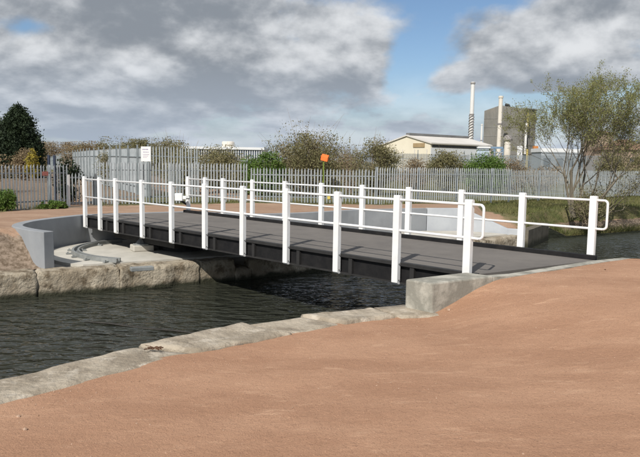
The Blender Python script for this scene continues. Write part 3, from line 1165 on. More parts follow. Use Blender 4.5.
mb = MB()
for k in range(26):
    pebble_geo(mb, random.gauss(0, 0.055), random.gauss(0, 0.03), random.uniform(0.0, 0.014), random.uniform(0.008, 0.02), 900 + k)
for k in range(7):
    a_ = random.uniform(0, 6.28)
    x_, y_ = random.gauss(0, 0.05), random.gauss(0, 0.03)
    mb.tube([(x_, y_, 0.012), (x_ + 0.10 * math.cos(a_), y_ + 0.05 * math.sin(a_), 0.022)], 0.004, 4)
tag(mb.build('debris_clump', 'rust', None, loc=(rp.x, rp.y, -0.476)), 'small brown clump of debris lying on the near coping stones', 'debris')
mb = MB()
for k in range(2600):
    u = random.uniform(-7.5, 6.5)
    v = random.uniform(0.02, 8.0) if k % 3 else abs(random.gauss(0, 0.5)) + 0.02
    base = PU + UDIR * u + VDIR * v
    if u < 0:
        base += VDIR * (0.02 * nz(u, 0) + 0.03)
    # keep behind the coping line
    ok = True
    for (a, b) in zip(near_edge[:-1], near_edge[1:]):
        a2, b2 = Vector(a), Vector(b)
        t = (base.xy - a2).dot(b2 - a2) / (b2 - a2).length_squared
        if 0 <= t <= 1 and (base.xy - a2).dot(VDIR.xy) - 0 < (a2 + (b2 - a2) * t - a2).dot(VDIR.xy) + 0.03:
            ok = False
    if not ok:
        continue
    r = random.choice((0.003, 0.003, 0.004, 0.004, 0.005, 0.006, 0.008))
    pebble_geo(mb, base.x, base.y, near_height(base.x, base.y) + r * 0.3, r, k)
stuff(mb.build('gravel', 'pebble'), 'loose grit and small pebbles scattered over the sandy towpath', 'gravel')
for (px, py, r, lab) in ((449, 310.5, 0.035, 'pale loose stone on the path just below the abutment block'),
                         (18.5, 417, 0.022, 'small pale stone at the left edge of the towpath, upper of two'),
                         (25, 430, 0.020, 'small pale stone at the left edge of the towpath, lower of two'),
                         (605, 270, 0.02, 'small dark stone on the crest of the path at right')):
    p = at(px, py, z=-0.45)
    for _ in range(6):
        p = at(px, py, z=near_height(p.x, p.y))
    mb = MB()
    pebble_geo(mb, 0, 0, 0, r, int(px))
    o = mb.build('stone', 'pebble' if px < 600 else 'rust', None, loc=(p.x, p.y, near_height(p.x, p.y) + r * 0.35))
    tag(o, lab, 'stone')

# ------------------------------------------------------------------ palisade fences
def pale_mesh(h, w=0.068):
    me = bpy.data.meshes.new('pale')
    t = 0.018
    hw = w / 2
    v, f = [], []
    # W section pale: ridge proud towards the viewer, three-point top
    cols = [(-hw, 0), (-hw * 0.35, -t), (0, -t * 0.55), (hw * 0.35, -t), (hw, 0)]
    tops = [h - 0.10, h - 0.03, h, h - 0.03, h - 0.10]
    for (x, y) in cols:
        v.append((x, y, 0.02))
    for (x, y), z in zip(cols, tops):
        v.append((x, y, z))
    for i in range(4):
        f.append((i, i + 1, i + 6, i + 5))
    o = len(v)
    v += [(x, y + 0.006, z) for x, y, z in v[:o]]
    for i in range(4):
        f.append((o + i + 5, o + i + 6, o + i + 1, o + i))
    f += [(0, 5, o + 5, o), (4, o + 4, o + 9, 9)]
    me.from_pydata(v, [], f)
    me.materials.append(MATS['galvanised'])
    return me


def far_ground_z(x, y):
    return GZ


def fence(name, label, a, b, h, group=None, pitch=0.152, start=0.0, end=None, single=True, mat_='galvanised', post_h=None, jitter=0.012, pale_w=0.068, post_step=2.75):
    a, b = Vector(a), Vector(b)
    ln = (b - a).xy.length
    rz = math.atan2(b.y - a.y, b.x - a.x)
    root = thing(name, label, 'fence', (a.x, a.y, a.z), rz, group)
    slope = (b.z - a.z) / ln
    n = int(ln / pitch)
    pmn = pale_mesh(h, pale_w)
    rr = random.Random(int(abs(a.x * 100)))
    if single:
        for i in range(n + 1):
            o = bpy.data.objects.new('pale', pmn)
            COL.objects.link(o)
            o.parent = root
            x = i * pitch + rr.uniform(-jitter, jitter)
            o.location = (x, 0, slope * x + rr.uniform(-0.02, 0.02))
            o.rotation_euler = (0, rr.uniform(-0.008, 0.008), rr.uniform(-0.08, 0.08))
    else:
        mb = MB()
        for i in range(n + 1):
            x = i * pitch
            z = slope * x + rr.uniform(-0.02, 0.02)
            hw = pale_w / 2
            mb.poly([(x - hw, 0, z), (x + hw, 0, z), (x + hw, 0, z + h - 0.1), (x, 0, z + h), (x - hw, 0, z + h - 0.1),
                     (x, 0.02, z), (x, 0.02, z + h - 0.05)], [(0, 1, 2, 3, 4), (0, 4, 6, 5), (1, 5, 6, 2)])
        stuff(mb.build('pale_row', mat_, root))
    for fz in (0.17, 0.80):
        z = h * fz
        mb = MB()
        mb.poly([(0, 0.012, z - 0.02), (ln, 0.012, z - 0.02 + slope * ln), (ln, 0.055, z - 0.02 + slope * ln), (0, 0.055, z - 0.02),
                 (0, 0.012, z + 0.025), (ln, 0.012, z + 0.025 + slope * ln), (ln, 0.055, z + 0.025 + slope * ln), (0, 0.055, z + 0.025)],
                [(3, 2, 1, 0), (4, 5, 6, 7), (0, 1, 5, 4), (1, 2, 6, 5), (2, 3, 7, 6), (3, 0, 4, 7)])
        mb.build('rail', 'galvanised_dull', root)
    k = 0
    x = 0.0
    while x <= ln + 0.01:
        MB().box((x + 0.0, 0.105, (post_h or h - 0.02) / 2 + slope * x - 0.05), (0.05, 0.09, (post_h or h - 0.02) + 0.1)).build('post', 'galvanised_dull', root)
        x += post_step
    return root


FG = 'palisade fences round the far yard'
fh = 1.78
fence('palisade_fence', 'grey palisade fence at far left, beside the gate', FENCE['a'][0], FENCE['a'][1], 1.72, FG)
fence('palisade_fence', 'grey palisade fence below the white sign, ending at the leafy gap', FENCE['b'][0], FENCE['b'][1], 1.86, FG)
fence('palisade_fence', 'grey palisade fence running behind the orange topped pole', FENCE['c'][0], FENCE['c'][1], 1.66, FG)
fence('palisade_fence', 'grey palisade fence in front of the cream shed and round bushes', FENCE['d'][0], FENCE['d'][1], 1.80, FG)
fence('palisade_fence', 'grey palisade fence behind the bare riverside tree at right', FENCE['e'][0], FENCE['e'][1], 1.72, FG)

# gate between the left fences
ga, gb = at(69.5, 206.6, z=GZ), at(96, 205.2, z=GZ)
gl = (gb - ga).xy.length
gate = thing('palisade_gate', 'low grey palisade gate between two fence runs at left', 'gate', tuple(ga), math.atan2(gb.y - ga.y, gb.x - ga.x))
gm = pale_mesh(1.36, 0.05)
ng = int(gl / 0.15)
for i in range(1, ng):
    o = bpy.data.objects.new('pale', gm)
    COL.objects.link(o)
    o.parent = gate
    o.location = (gl * i / ng, 0, 0.03)
for z in (0.14, 1.18):
    MB().box((gl / 2, 0.05, z), (gl - 0.1, 0.05, 0.06)).build('rail', 'galvanised_dull', gate)
MB().box((0.0, 0.04, 0.60), (0.09, 0.09, 1.40)).build('gate_post', 'sign_white', gate)
MB().box((gl - 0.02, 0.04, 0.62), (0.09, 0.09, 1.44)).build('gate_post', 'galvanised_dull', gate)
gp = at(44.5, 207.9, z=GZ)
for k, dxp in enumerate((-0.09, 0.09)):
    o = MB().box((0, 0, 1.03), (0.09, 0.09, 2.2)).build('steel_post', 'blue_black', None, bevel=0.01, loc=(gp.x + dxp * 1.25, gp.y + 0.80, GZ - 0.05))
    tag(o, ('left' if k == 0 else 'right') + ' of two dark blue posts standing behind the fence by the red notice', 'post', 'pair of dark posts')
rsg = at(47.5, 173.5, Y=gp.y - 0.08)
o = MB().box((0, 0, 0), (0.26, 0.012, 0.16)).build('notice', 'sign_red', None, loc=tuple(rsg))
o.rotation_euler = (0, 0, math.atan2(FENCE['a'][1].y - FENCE['a'][0].y, FENCE['a'][1].x - FENCE['a'][0].x))
d_ = FENCE['a'][1] - FENCE['a'][0]
tt = (rsg.x - FENCE['a'][0].x) / d_.x
o.location = (rsg.x, FENCE['a'][0].y + d_.y * tt - 0.045, rsg.z)
tag(o, 'small red notice fixed to the left palisade fence', 'sign')

# white notice board on the second fence
d_ = FENCE['b'][1] - FENCE['b'][0]
for _ in range(1):
    tt = 0.326
    fp = FENCE['b'][0] + d_ * tt
    sg_c = at(146.2, 154.0, Y=fp.y - 0.06)
root = thing('notice_board', 'white notice with faint lines of print standing above the palisade fence', 'sign', (sg_c.x, fp.y - 0.12, GZ), 0.0)
sc = fp.y / 650.0
MB().box((0, 0, sg_c.z - GZ), (9.6 * sc, 0.02, 14.6 * sc)).build('board', 'sign_white', root)
bd = root.children[0]
for k in (-1, 1):
    MB().box((k * 0.12, 0.036, (sg_c.z - GZ) / 2 + 0.1), (0.045, 0.045, sg_c.z - GZ + 0.25)).build('leg', 'galvanised_dull', root)
rr = random.Random(4)
for (yy, hh_, x0, x1) in ((0.20, 0.045, -0.15, 0.11), (0.085, 0.03, -0.12, 0.12), (-0.02, 0.022, -0.13, 0.13), (-0.09, 0.016, -0.12, 0.1), (-0.15, 0.016, -0.12, 0.06)):
    x = x0
    mb = MB()
    while x < x1:
        w = rr.uniform(0.014, 0.05)
        mb.box((x + w / 2, -0.0125, sg_c.z - GZ + yy), (w, 0.004, hh_))
        x += w + 0.012
    mb.build('print_line', 'sign_print', bd).matrix_parent_inverse = Matrix()

# orange topped green pole
op = at(323, 205.0, z=GZ)
pole = thing('marker_pole', 'bright orange box sign on a thin green pole by the fence', 'sign', (op.x, op.y - 0.25, GZ))
tp = at(324.5, 158.5, Y=op.y - 0.25)
MB().tube([(0, 0, -0.05), (0, 0, tp.z - GZ)], 0.035, 8).build('pole', 'green_pole', pole)
o = MB().prism([(-0.15, -0.10), (0.17, -0.10), (0.17, 0.10), (-0.15, 0.10)], [-0.10, -0.13, -0.05, -0.02], [0.10, 0.07, 0.17, 0.2]).build('sign_box', 'orange_sign', pole, bevel=0.008, loc=(tp.x - op.x, 0, tp.z - GZ))
o.rotation_euler = (0, 0.14, -0.25)
MB().box((-0.156, 0, 0.03), (0.008, 0.17, 0.17)).build('end_plate', 'dark_orange', o)
yp = at(328.5, 200.5, z=GZ + 0.1)
yb = thing('hanging_tag', 'small yellow tag tied low on the palisade fence by the pole', 'tag', (yp.x, 0, 0))
d_ = FENCE['c'][1] - FENCE['c'][0]
tt = (yp.x - FENCE['c'][0].x) / d_.x
yb.location = (yp.x, FENCE['c'][0].y + d_.y * tt - 0.04, GZ + 0.22)
MB().prism([(-0.07, -0.01), (0.07, -0.01), (0.07, 0.01), (-0.07, 0.01)], 0.0, [0.24, 0.2, 0.2, 0.24]).build('tag_sheet', 'yellow_tag', yb)
MB().tube([(-0.05, 0, 0.22), (0.0, 0.008, 0.33), (0.05, 0, 0.2)], 0.006, 5).build('tie', 'bolt_steel', yb)

# taller fence that runs back behind the first one
P1 = at(150, 160, Y=33.5)
tall = [at(150, 150, Y=33.5), at(118, 150, Y=42), at(88, 151, Y=56), at(66, 153, Y=78), at(50, 157.5, Y=115)]
tops = [147.0, 148.0, 150.0, 152.8, 158.0]
TL_ = ['tall grey palisade fence just left of the white sign, receding', 'tall grey palisade fence, second length back from the white sign', 'tall grey palisade fence, third length back towards the yellow gorse', 'tall grey palisade fence, farthest length by the yellow gorse']
for i in range(4):
    a, b = tall[i].copy(), tall[i + 1].copy()
    ha = at([150, 118, 88, 66, 50][i], tops[i], Y=a.y).z
    hb = at([150, 118, 88, 66, 50][i + 1], tops[i + 1], Y=b.y).z
    a.z, b.z = ha - 2.6, hb - 2.6
    fence('palisade_fence', TL_[i], a, b, 2.6, 'taller fence behind', single=False, pale_w=0.085, post_h=2.75)
a, b = at(150.5, 150, Y=33.4), at(200, 150, Y=34.5)
a.z = at(150, 145.5, Y=33.4).z - 2.6
b.z = at(200, 148.0, Y=34.5).z - 2.6
fence('palisade_fence', 'tall grey palisade fence just right of the white sign, partly overgrown', a, b, 2.6, 'taller fence behind')
# far yard fence in front of the works
a, b = at(345, 160, Y=72), at(470, 160, Y=76)
a.z = b.z = -0.25
fence('palisade_fence', 'distant grey security fence in front of the cream shed', a, b, 3.1, 'far yard fences', single=False, pitch=0.13, pale_w=0.075, post_h=3.5, post_step=2.9, mat_='far_galvanised')
a2 = at(620, 160, Y=66)
a2.z = -0.25
fence('palisade_fence', 'distant grey security fence below the dark tower and low white roofs', b + Vector((0.1, 0, 0)), a2, 3.1, 'far yard fences', single=False, pitch=0.13, pale_w=0.085, post_h=3.4, post_step=2.9, mat_='far_galvanised')

# ------------------------------------------------------------------ buildings far behind
def oriented(name, label, cat, base, e_ang):
    return thing(name, label, cat, tuple(base), e_ang)


# cream shed
R0 = at(430, 165, Y=150)
R0.z = GZ
SH = oriented('factory_shed', 'cream gabled factory shed with pale shallow roof', 'building', R0, math.radians(38))
ce, se = math.cos(math.radians(38)), math.sin(math.radians(38))
W, LN = 19.0, 22.0
eave = at(430, 143.5, Y=150).z - GZ
apexz = at(405, 136.5, Y=156).z - GZ
mb = MB()
mb.poly([(0, 0, 0), (0, W, 0), (0, W, eave - 1.0), (0, W * 0.40, apexz), (0, 0, eave), (LN, 0, 0), (LN, W, 0), (LN, W, eave - 1.0), (LN, W * 0.40, apexz), (LN, 0, eave)],
        [(4, 3, 2, 1, 0), (5, 6, 7, 8, 9), (0, 5, 9, 4), (1, 2, 7, 6)])
mb.build('wall', 'cream_cladding', SH)
mb = MB()
mb.poly([(-0.3, -0.5, eave - 0.1), (LN, -0.5, eave - 0.1), (LN, W * 0.40, apexz + 0.1), (-0.3, W * 0.40, apexz + 0.1), (-0.3, W + 0.4, eave - 1.1), (LN, W + 0.4, eave - 1.1),
         (-0.3, -0.5, eave + 0.2), (LN, -0.5, eave + 0.2), (LN, W * 0.40, apexz + 0.4), (-0.3, W * 0.40, apexz + 0.4), (-0.3, W + 0.4, eave - 0.8), (LN, W + 0.4, eave - 0.8)],
        [(6, 7, 8, 9), (9, 8, 11, 10), (3, 2, 1, 0), (4, 5, 2, 3), (0, 1, 7, 6), (5, 4, 10, 11), (0, 6, 9, 3), (3, 9, 10, 4), (1, 2, 8, 7), (2, 5, 11, 8)])
rf = mb.build('roof', 'pale_roof', SH)
MB().box((LN / 2, W * 0.40, apexz + 0.6), (LN - 0.5, 1.2, 0.5)).build('ridge_vent', 'roof_cap', rf)
MB().box((-0.1, 3.6, eave - 0.35), (0.15, 3.6, 0.95)).build('louvre', 'brown_louvre', SH)
MB().box((LN / 2, -0.12, eave - 0.55), (LN - 1.0, 0.16, 0.5)).build('dark_band', 'dark_frame', SH)
MB().box((LN / 2 - 1, -0.10, eave - 2.4), (LN - 2.0, 0.14, 2.9)).build('white_panel', 'white_clad', SH)
for k in range(5):
    MB().box((-0.08, 1.0 + 3.9 * k, eave / 2 - 0.6), (0.12, 0.16, eave - 1.4)).build('cladding_rib', 'pale_roof', SH)

# low pale units between shed and tower
for (x0, x1, y0, Yd, m, lab, nm) in ((456, 474, 143.2, 170, 'white_clad', 'low white flat roofed unit just right of the cream shed', 'unit'),
                                     (468, 489, 146.5, 160, 'blue_clad', 'low pale blue unit left of the dark tower', 'unit'),
                                     (541, 566, 149.5, 175, 'white_clad', 'low white roofed shed right of the dark tower', 'shed'),
                                     (566, 606, 150.5, 182, 'white_clad', 'long low white shed seen through the bare tree', 'shed')):
    a, b = at(x0, 160, Y=Yd), at(x1, 160, Y=Yd)
    h = at((x0 + x1) / 2, y0, Y=Yd).z - GZ
    w = b.x - a.x
    rt = thing('low_' + nm, lab, 'building', ((a.x + b.x) / 2, Yd, GZ))
    MB().box((0, 4, h / 2 - 0.2), (w, 8, h - 0.4)).build('wall', m if nm == 'unit' else 'grey_clad', rt)
    MB().box((0, 4, h - 0.2), (w + 0.4, 8.5, 0.4 if nm == 'unit' else 1.0)).build('roof', 'white_clad', rt)
    MB().box((0, -0.05, h - (0.75 if nm == 'unit' else 0.9)), (w * 0.96, 0.2, 0.25)).build('eaves_strip', 'grey_clad', rt)
    nb = max(2, int(w / 2.6))
    for k in range(nb):
        MB().box((-w / 2 + w * (k + 0.5) / nb, -0.06, h * 0.45), (w / nb * 0.55, 0.14, h * 0.35)).build('window', 'window_glass', rt)


def chimney(label, px, ytop, ybase, Yd, rad, m, strakes=False, name='chimney_stack'):
    t = at(px, ytop, Y=Yd)
    rt = thing(name, label, 'chimney', (t.x, Yd, GZ))
    h = t.z - GZ
    MB().tube([(0, 0, 0), (0, 0, h * 0.5), (0, 0, h)], [rad * 1.12, rad, rad * 0.92], 16).build('shaft', m, rt, smooth=False)
    for k in range(2):
        z = h * (0.985 if k == 0 else 0.63)
        MB().tube([(0, 0, z - 0.25), (0, 0, z + 0.25)], rad * 1.15, 16).build('band', 'strake' if strakes or k else m, rt)
    if strakes:
        for s in range(3):
            path = []
            for k in range(90):
                f = k / 89
                a = s * 2.094 + f * 5.5 * 2 * math.pi / 1.0
                path.append((math.cos(a) * rad * 1.08, math.sin(a) * rad * 1.08, h * (0.10 + 0.52 * f)))
            MB().tube(path, 0.22, 4).build('helical_strake', 'strake', rt)
    return rt


chimney('tall slim white chimney with spiral strakes on its lower half', 473, 82, 141, 250, 0.80, 'stack_white', True)
chimney('tiny pale far-off chimney beside the tall one', 482, 124, 141, 330, 0.5, 'stack_white')

# dark corrugated tower
TY = 200.0
c_ = at(522.0, 150, Y=TY)
TWR = thing('process_tower', 'tall dark grey sheeted process tower with sloping top', 'building', (c_.x, TY, GZ), 0)
ta = math.radians(118)
lf = Vector((math.cos(math.radians(152)), math.sin(math.radians(152))))   # left face runs this way from the near corner
rf_ = Vector((math.cos(math.radians(48)), math.sin(math.radians(48))))    # right face
Lw = 10.9 / abs(lf.x) * 0.97
Rw = 5.9 / abs(rf_.x)
hc = at(520.5, 109.0, Y=TY).z - GZ
hp_ = at(500, 105.5, Y=TY + 4).z - GZ
hl = at(487, 111.0, Y=TY + 6).z - GZ
hr = at(538, 110.0, Y=TY + 5).z - GZ
pA = Vector((0, 0))
pP = lf * (Lw * 0.60)
pL = lf * Lw
pR = rf_ * Rw
pB = pL + rf_ * Rw
mb = MB().prism([pL, pP, pA, pR, pB], 0, [hl, hp_, hc, hr, hl])
mb.build('sheeted_wall', 'tower_sheet', TWR)
for k in range(1, 26):
    p = lf * (Lw * k / 26) + Vector((-0.03, -0.05))
    hz = hc + (hp_ - hc) * min(1, (k / 26) / 0.6) if k / 26 < 0.6 else hp_ + (hl - hp_) * ((k / 26) - 0.6) / 0.4
    MB().box((p.x, p.y, hz / 2), (0.13, 0.13, hz - 0.3)).build('sheet_rib', 'tower_rib', TWR)
for k in range(1, 15):
    p = rf_ * (Rw * k / 15) + Vector((0.04, -0.04))
    hz = hc + (hr - hc) * k / 15
    MB().box((p.x, p.y, hz / 2), (0.13, 0.13, hz - 0.3)).build('sheet_rib', 'tower_rib', TWR)
for k in range(1, 7):
    z = hc * k / 7
    a, b = pA + Vector((0, -0.06)), pL + Vector((0, -0.06))
    MB().tube([(a.x, a.y, z), (b.x, b.y, z)], 0.09, 4).build('sheet_lap', 'tower_rib', TWR)
    a, b = pA + Vector((0.05, -0.05)), pR + Vector((0.05, -0.05))
    MB().tube([(a.x, a.y, z), (b.x, b.y, z)], 0.09, 4).build('sheet_lap', 'tower_rib', TWR)
MB().tube([(pA.x, pA.y - 0.1, hc + 0.1), (pR.x + 0.05, pR.y - 0.1, hr + 0.1)], 0.32, 6).build('roof_edge', 'roof_cap', TWR)
q_ = lf * (Lw * 0.32)
MB().tube([(q_.x, q_.y + 1.2, hc + 0.3), (q_.x - 0.5, q_.y + 1.2, hc + 1.3), (q_.x - 1.5, q_.y + 1.2, hc + 1.5)], 0.45, 8).build('roof_cowl', 'dark_frame', TWR)
q_ = rf_ * (Rw * 0.10)
MB().tube([(q_.x + 0.4, q_.y - 0.6, hc * 0.28), (q_.x + 0.4, q_.y - 0.6, hc * 0.78)], 0.36, 8).build('downpipe', 'stack_white', TWR)
MB().tube([(q_.x + 1.0, q_.y - 0.8, 0), (q_.x + 1.0, q_.y - 0.8, hc * 0.36)], 0.3, 8).build('yellow_pipe', 'yellow_pipe', TWR)
MB().tube([(q_.x + 0.8, q_.y - 0.6, hc * 0.72), (q_.x + 0.8, q_.y - 0.6, hc * 0.94)], 0.28, 8).build('upper_pipe', 'yellow_pipe', TWR)
q_ = lf * (Lw * 0.07)
MB().box((q_.x, q_.y - 0.5, hc * 0.29), (1.5, 0.5, hc * 0.24)).build('white_panel', 'white_clad', TWR)

chimney('cream stack standing close in front of the dark tower', 501, 96, 150, 192, 0.62, 'stack_cream')
si = at(508, 135, Y=190)
rt = thing('silo', 'squat grey silo with flared cap at the foot of the dark tower', 'silo', (si.x, 190, GZ))
MB().tube([(0, 0, 0), (0, 0, si.z - GZ - 1.6)], 0.95, 14).build('drum', 'stack_cream', rt)
MB().tube([(0, 0, si.z - GZ - 1.6), (0, 0, si.z - GZ - 1.2), (0, 0, si.z - GZ - 0.3), (0, 0, si.z - GZ)], [1.3, 1.35, 1.0, 0.4], 14).build('cap', 'strake', rt)
ob = at(535.5, 146, Y=196)
rt = thing('orange_hopper', 'small orange brown hopper at the right foot of the dark tower', 'hopper', (ob.x, 196, GZ))
MB().box((0, 0, (ob.z - GZ) / 2 + 1.2), (1.3, 1.3, (ob.z - GZ) - 2.4)).build('body', 'orange_box', rt)
for k in (-0.5, 0.5):
    MB().box((k, 0, 1.2), (0.2, 0.2, 2.4)).build('leg', 'dark_frame', rt)
# pipe bridge left of tower
pa_, pb_ = at(462, 147.2, Y=165), at(503, 147.6, Y=165)
rt = thing('pipe_rack', 'pale blue steel pipe rack in front of the dark tower', 'pipe rack', (pa_.x, 165, GZ))
wl = pb_.x - pa_.x
MB().box((wl / 2, 0, pa_.z - GZ), (wl, 0.5, 0.5)).build('top_beam', 'blue_steel', rt)
MB().box((wl / 2, 0, pa_.z - GZ - 1.2), (wl, 0.4, 0.3)).build('pipe', 'grey_clad', rt)
for k in range(6):
    MB().box((wl * k / 5, 0, (pa_.z - GZ) / 2), (0.3, 0.3, pa_.z - GZ - 0.3)).build('column', 'blue_steel', rt)
    if k < 5:
        MB().tube([(wl * k / 5, 0, pa_.z - GZ - 3), (wl * (k + 1) / 5, 0, pa_.z - GZ - 0.3)], 0.12, 5).build('brace', 'blue_steel', rt)

# white office block at left
wa, wb = at(168, 160, Y=120), at(263, 160, Y=120)
topz = at(220, 147.0, Y=120).z - GZ
WB = thing('office_block', 'long low white office block with a band of narrow windows', 'building', (wa.x, 120, GZ))
wl = wb.x - wa.x
MB().box((wl / 2, 5, topz / 2 - 0.2), (wl, 10, topz - 0.4)).build('wall', 'white_clad', WB)
MB().box((wl / 2, 4.9, topz - 0.2), (wl + 0.5, 10.6, 0.45)).build('roof_fascia', 'white_clad', WB)
MB().box((wl / 2, -0.03, topz - 1.35), (wl - 0.6, 0.1, 1.7)).build('glazing', 'window_glass', WB)
for k in range(41):
    MB().box((0.3 + (wl - 0.6) * k / 40, -0.12, topz - 1.35), (0.13, 0.14, 1.75)).build('mullion', 'white_clad', WB)
MB().box((wl / 2, -0.05, topz - 2.9), (wl - 0.6, 0.1, 1.1)).build('panel_band', 'blue_clad', WB)
ra, rb = at(222, 142, Y=124), at(234.5, 142, Y=124)
MB().tube([((ra.x + rb.x) / 2 - wa.x, 4, topz), ((ra.x + rb.x) / 2 - wa.x, 4, at(228, 142.4, Y=124).z - GZ), ((ra.x + rb.x) / 2 - wa.x, 4, at(228, 141.5, Y=124).z - GZ)], [(rb.x - ra.x) / 2, (rb.x - ra.x) / 2, (rb.x - ra.x) / 2.3], 18).build('roof_tank', 'stack_cream', WB)

# brick buildings behind the bare tree
for (x0, x1, ytop, yeave, Yd, m1, m2, lab) in ((597, 612, 129.5, 133, 150, 'stack_cream', 'brown_tile', 'pinkish block seen through the bare tree'),
                                               (611, 652, 138.5, 150.0, 120, 'brick', 'brown_tile', 'brown tiled house at the right edge behind the tree')):
    a, b = at(x0, 160, Y=Yd), at(x1, 160, Y=Yd)
    w = b.x - a.x
    hz, ez = at((x0 + x1) / 2, ytop, Y=Yd).z - GZ, at((x0 + x1) / 2, yeave, Y=Yd).z - GZ
    rt = thing('brick_house', lab, 'house', ((a.x + b.x) / 2, Yd, GZ))
    MB().box((0, 4, ez / 2), (w, 8, ez)).build('wall', m1 if m1 != 'stack_cream' else 'brick', rt)
    MB().poly([(-w / 2 - 0.3, -0.4, ez), (w / 2 + 0.3, -0.4, ez), (w / 2 + 0.3, 8.4, ez), (-w / 2 - 0.3, 8.4, ez), (-w * 0.12, 4, hz), (w * 0.12, 4, hz)],
              [(0, 1, 5, 4), (1, 2, 5), (2, 3, 4, 5), (3, 0, 4), (3, 2, 1, 0)]).build('roof', m2, rt)
    for k in range(3):
        o = MB().box((-w * 0.3 + w * 0.3 * k, -0.03, ez * 0.62), (w * 0.10, 0.12, ez * 0.2)).build('window', 'window_glass', rt)


# ------------------------------------------------------------------ vegetation
def leaf_quads(centres, size, rng, up=0.0):
    n = len(centres)
    a = rng.normal(size=(n, 3))
    a /= np.linalg.norm(a, axis=1)[:, None]
    b = rng.normal(size=(n, 3))
    b -= (b * a).sum(1)[:, None] * a
    b /= np.linalg.norm(b, axis=1)[:, None]
    s = size * rng.uniform(0.6, 1.4, size=(n, 1))
    u, v = a * s, b * s * 0.6
    verts = np.stack([centres - u, centres + v * 0.9, centres + u, centres - v * 0.9], 1).reshape(-1, 3)
    return verts, np.arange(n * 4).reshape(-1, 4)


def in_clumps(rng, n, rx, ry, rz, zc, nclump, cr, shell=0.5, flat=-1.0):
    """points gathered in uneven clumps through an ellipsoid"""
    d = rng.normal(size=(nclump, 3))
    d /= np.linalg.norm(d, axis=1)[:, None]
    rad = shell + (1 - shell) * rng.uniform(0, 1, (nclump, 1)) ** 0.5
    rad *= rng.uniform(0.72, 1.06, (nclump, 1))
    c = d * rad * np.array([rx, ry, rz])
    c[:, 2] = np.maximum(c[:, 2], flat * rz)
    wts = rng.uniform(0.3, 1.5, nclump)
    idx = rng.choice(nclump, n, p=wts / wts.sum())
    sz = rng.uniform(0.55, 1.3, nclump) * cr
    p = c[idx] + np.clip(rng.normal(size=(n, 3)), -1.5, 1.5) * sz[idx][:, None] * np.array([1, 1, 0.8])
    p[:, 2] += zc
    return p, c + np.array([0, 0, zc])


def bush(label, pos, w, h, leafmat, n, leaf, seed, cat='bush', name='bush', stems=14, zlow=0.0, group=None, twig='twig', nclump=60, clump=0.16, depth=0.8, bare=0.0):
    n = int(n * 2.2)
    nclump = int(nclump * 1.3)
    rng = np.random.default_rng(seed)
    rt = thing(name, label, cat, tuple(pos), 0, group)
    p, cl = in_clumps(rng, n, w / 2, w / 2 * depth, h * 0.48, h * 0.50, nclump, clump * min(w, h), flat=-0.9)
    p = p[p[:, 2] > 0.02]
    v, f = leaf_quads(p, leaf, rng)
    mb = MB()
    k = 0
    for c in cl:
        k += 1
        if stems and k > stems * 4:
            break
        c = Vector(c)
        b0 = Vector((rng.uniform(-0.12, 0.12) * w, rng.uniform(-0.1, 0.1) * w, -0.05))
        mid = b0.lerp(c, 0.5) + Vector((rng.normal() * 0.05 * w, rng.normal() * 0.05 * w, 0.06 * h))
        mb.tube([b0, mid, c, c + (c - mid) * (0.35 + bare)], [0.022, 0.014, 0.008, 0.003], 3, cap=False)
    mb.build('stems', twig, rt)
    link('foliage', np_mesh('foliage', v, f), leafmat, rt)
    return rt


def ground_at(px, py, Y, z=GZ):
    p = at(px, py, Y=Y)
    p.z = z
    return p


def bush_px(label, x0, x1, ytop, Y, leafmat, n, leaf, seed, base_z=GZ, **kw):
    a, b = at(x0, 160, Y=Y), at(x1, 160, Y=Y)
    top = at((x0 + x1) / 2, ytop, Y=Y).z
    c = (a + b) / 2
    return bush(label, (c.x, Y, base_z), (b.x - a.x), top - base_z, leafmat, n, leaf, seed, **kw)


BG = 'scrub bushes behind the fences'
bush_px('big brownish half bare bush behind the orange topped pole', 266, 346, 130, 36.5, 'leaf_olive', 9000, 0.045, 11, group=BG, bare=0.5, nclump=110, clump=0.11, stems=40)
bush_px('round olive bush left of the cream shed', 354, 398, 137.5, 40, 'leaf_olive', 6500, 0.045, 12, group=BG, bare=0.35, nclump=80, clump=0.12, stems=30)
bush_px('thin grey twiggy bush between the two olive bushes', 336, 364, 146, 42, 'leaf_brown', 1300, 0.04, 13, group=BG, bare=0.6, stems=30)
bush_px('small olive round bush in front of the shed side wall', 430, 462, 149, 46, 'leaf_olive', 4600, 0.055, 14, group=BG, bare=0.2, clump=0.13)
bush_px('bright green bush below the dark tower stack', 462, 508, 154.5, 46, 'leaf_green', 6500, 0.06, 15, group=BG, clump=0.13)
bush_px('grey brown scrub right of the bright green bush', 500, 528, 158, 47, 'leaf_brown', 1800, 0.05, 16, group=BG, bare=0.4)
bush_px('grey brown low scrub below the cream gable', 398, 432, 160, 48, 'leaf_brown', 2200, 0.05, 17, group=BG, bare=0.4)
bush_px('fresh green bush against the gap in the fence', 246, 284, 151.5, 35.5, 'leaf_green', 6000, 0.05, 18, group=BG, clump=0.13)
bush_px('dark olive bush in front of the office block', 206, 246, 149, 40, 'leaf_olive', 4800, 0.05, 19, group=BG, bare=0.3)
bush_px('olive scrub right of the tall fence end', 166, 206, 146.5, 38, 'leaf_olive', 3600, 0.045, 20, group=BG, bare=0.7, stems=30)
bush_px('low olive scrub under the office windows', 234, 262, 158, 38, 'leaf_olive', 2200, 0.05, 21, group=BG, bare=0.3)
bush_px('ivy clump growing over the fence by the gate', 56, 78, 156, 27.6, 'leaf_dark', 1300, 0.055, 22, group=BG, bare=0.3)
bush_px('brown scrub mass behind the far left tall fence', 34, 92, 142, 122, 'leaf_brown', 11000, 0.10, 23, group=BG, depth=0.6)
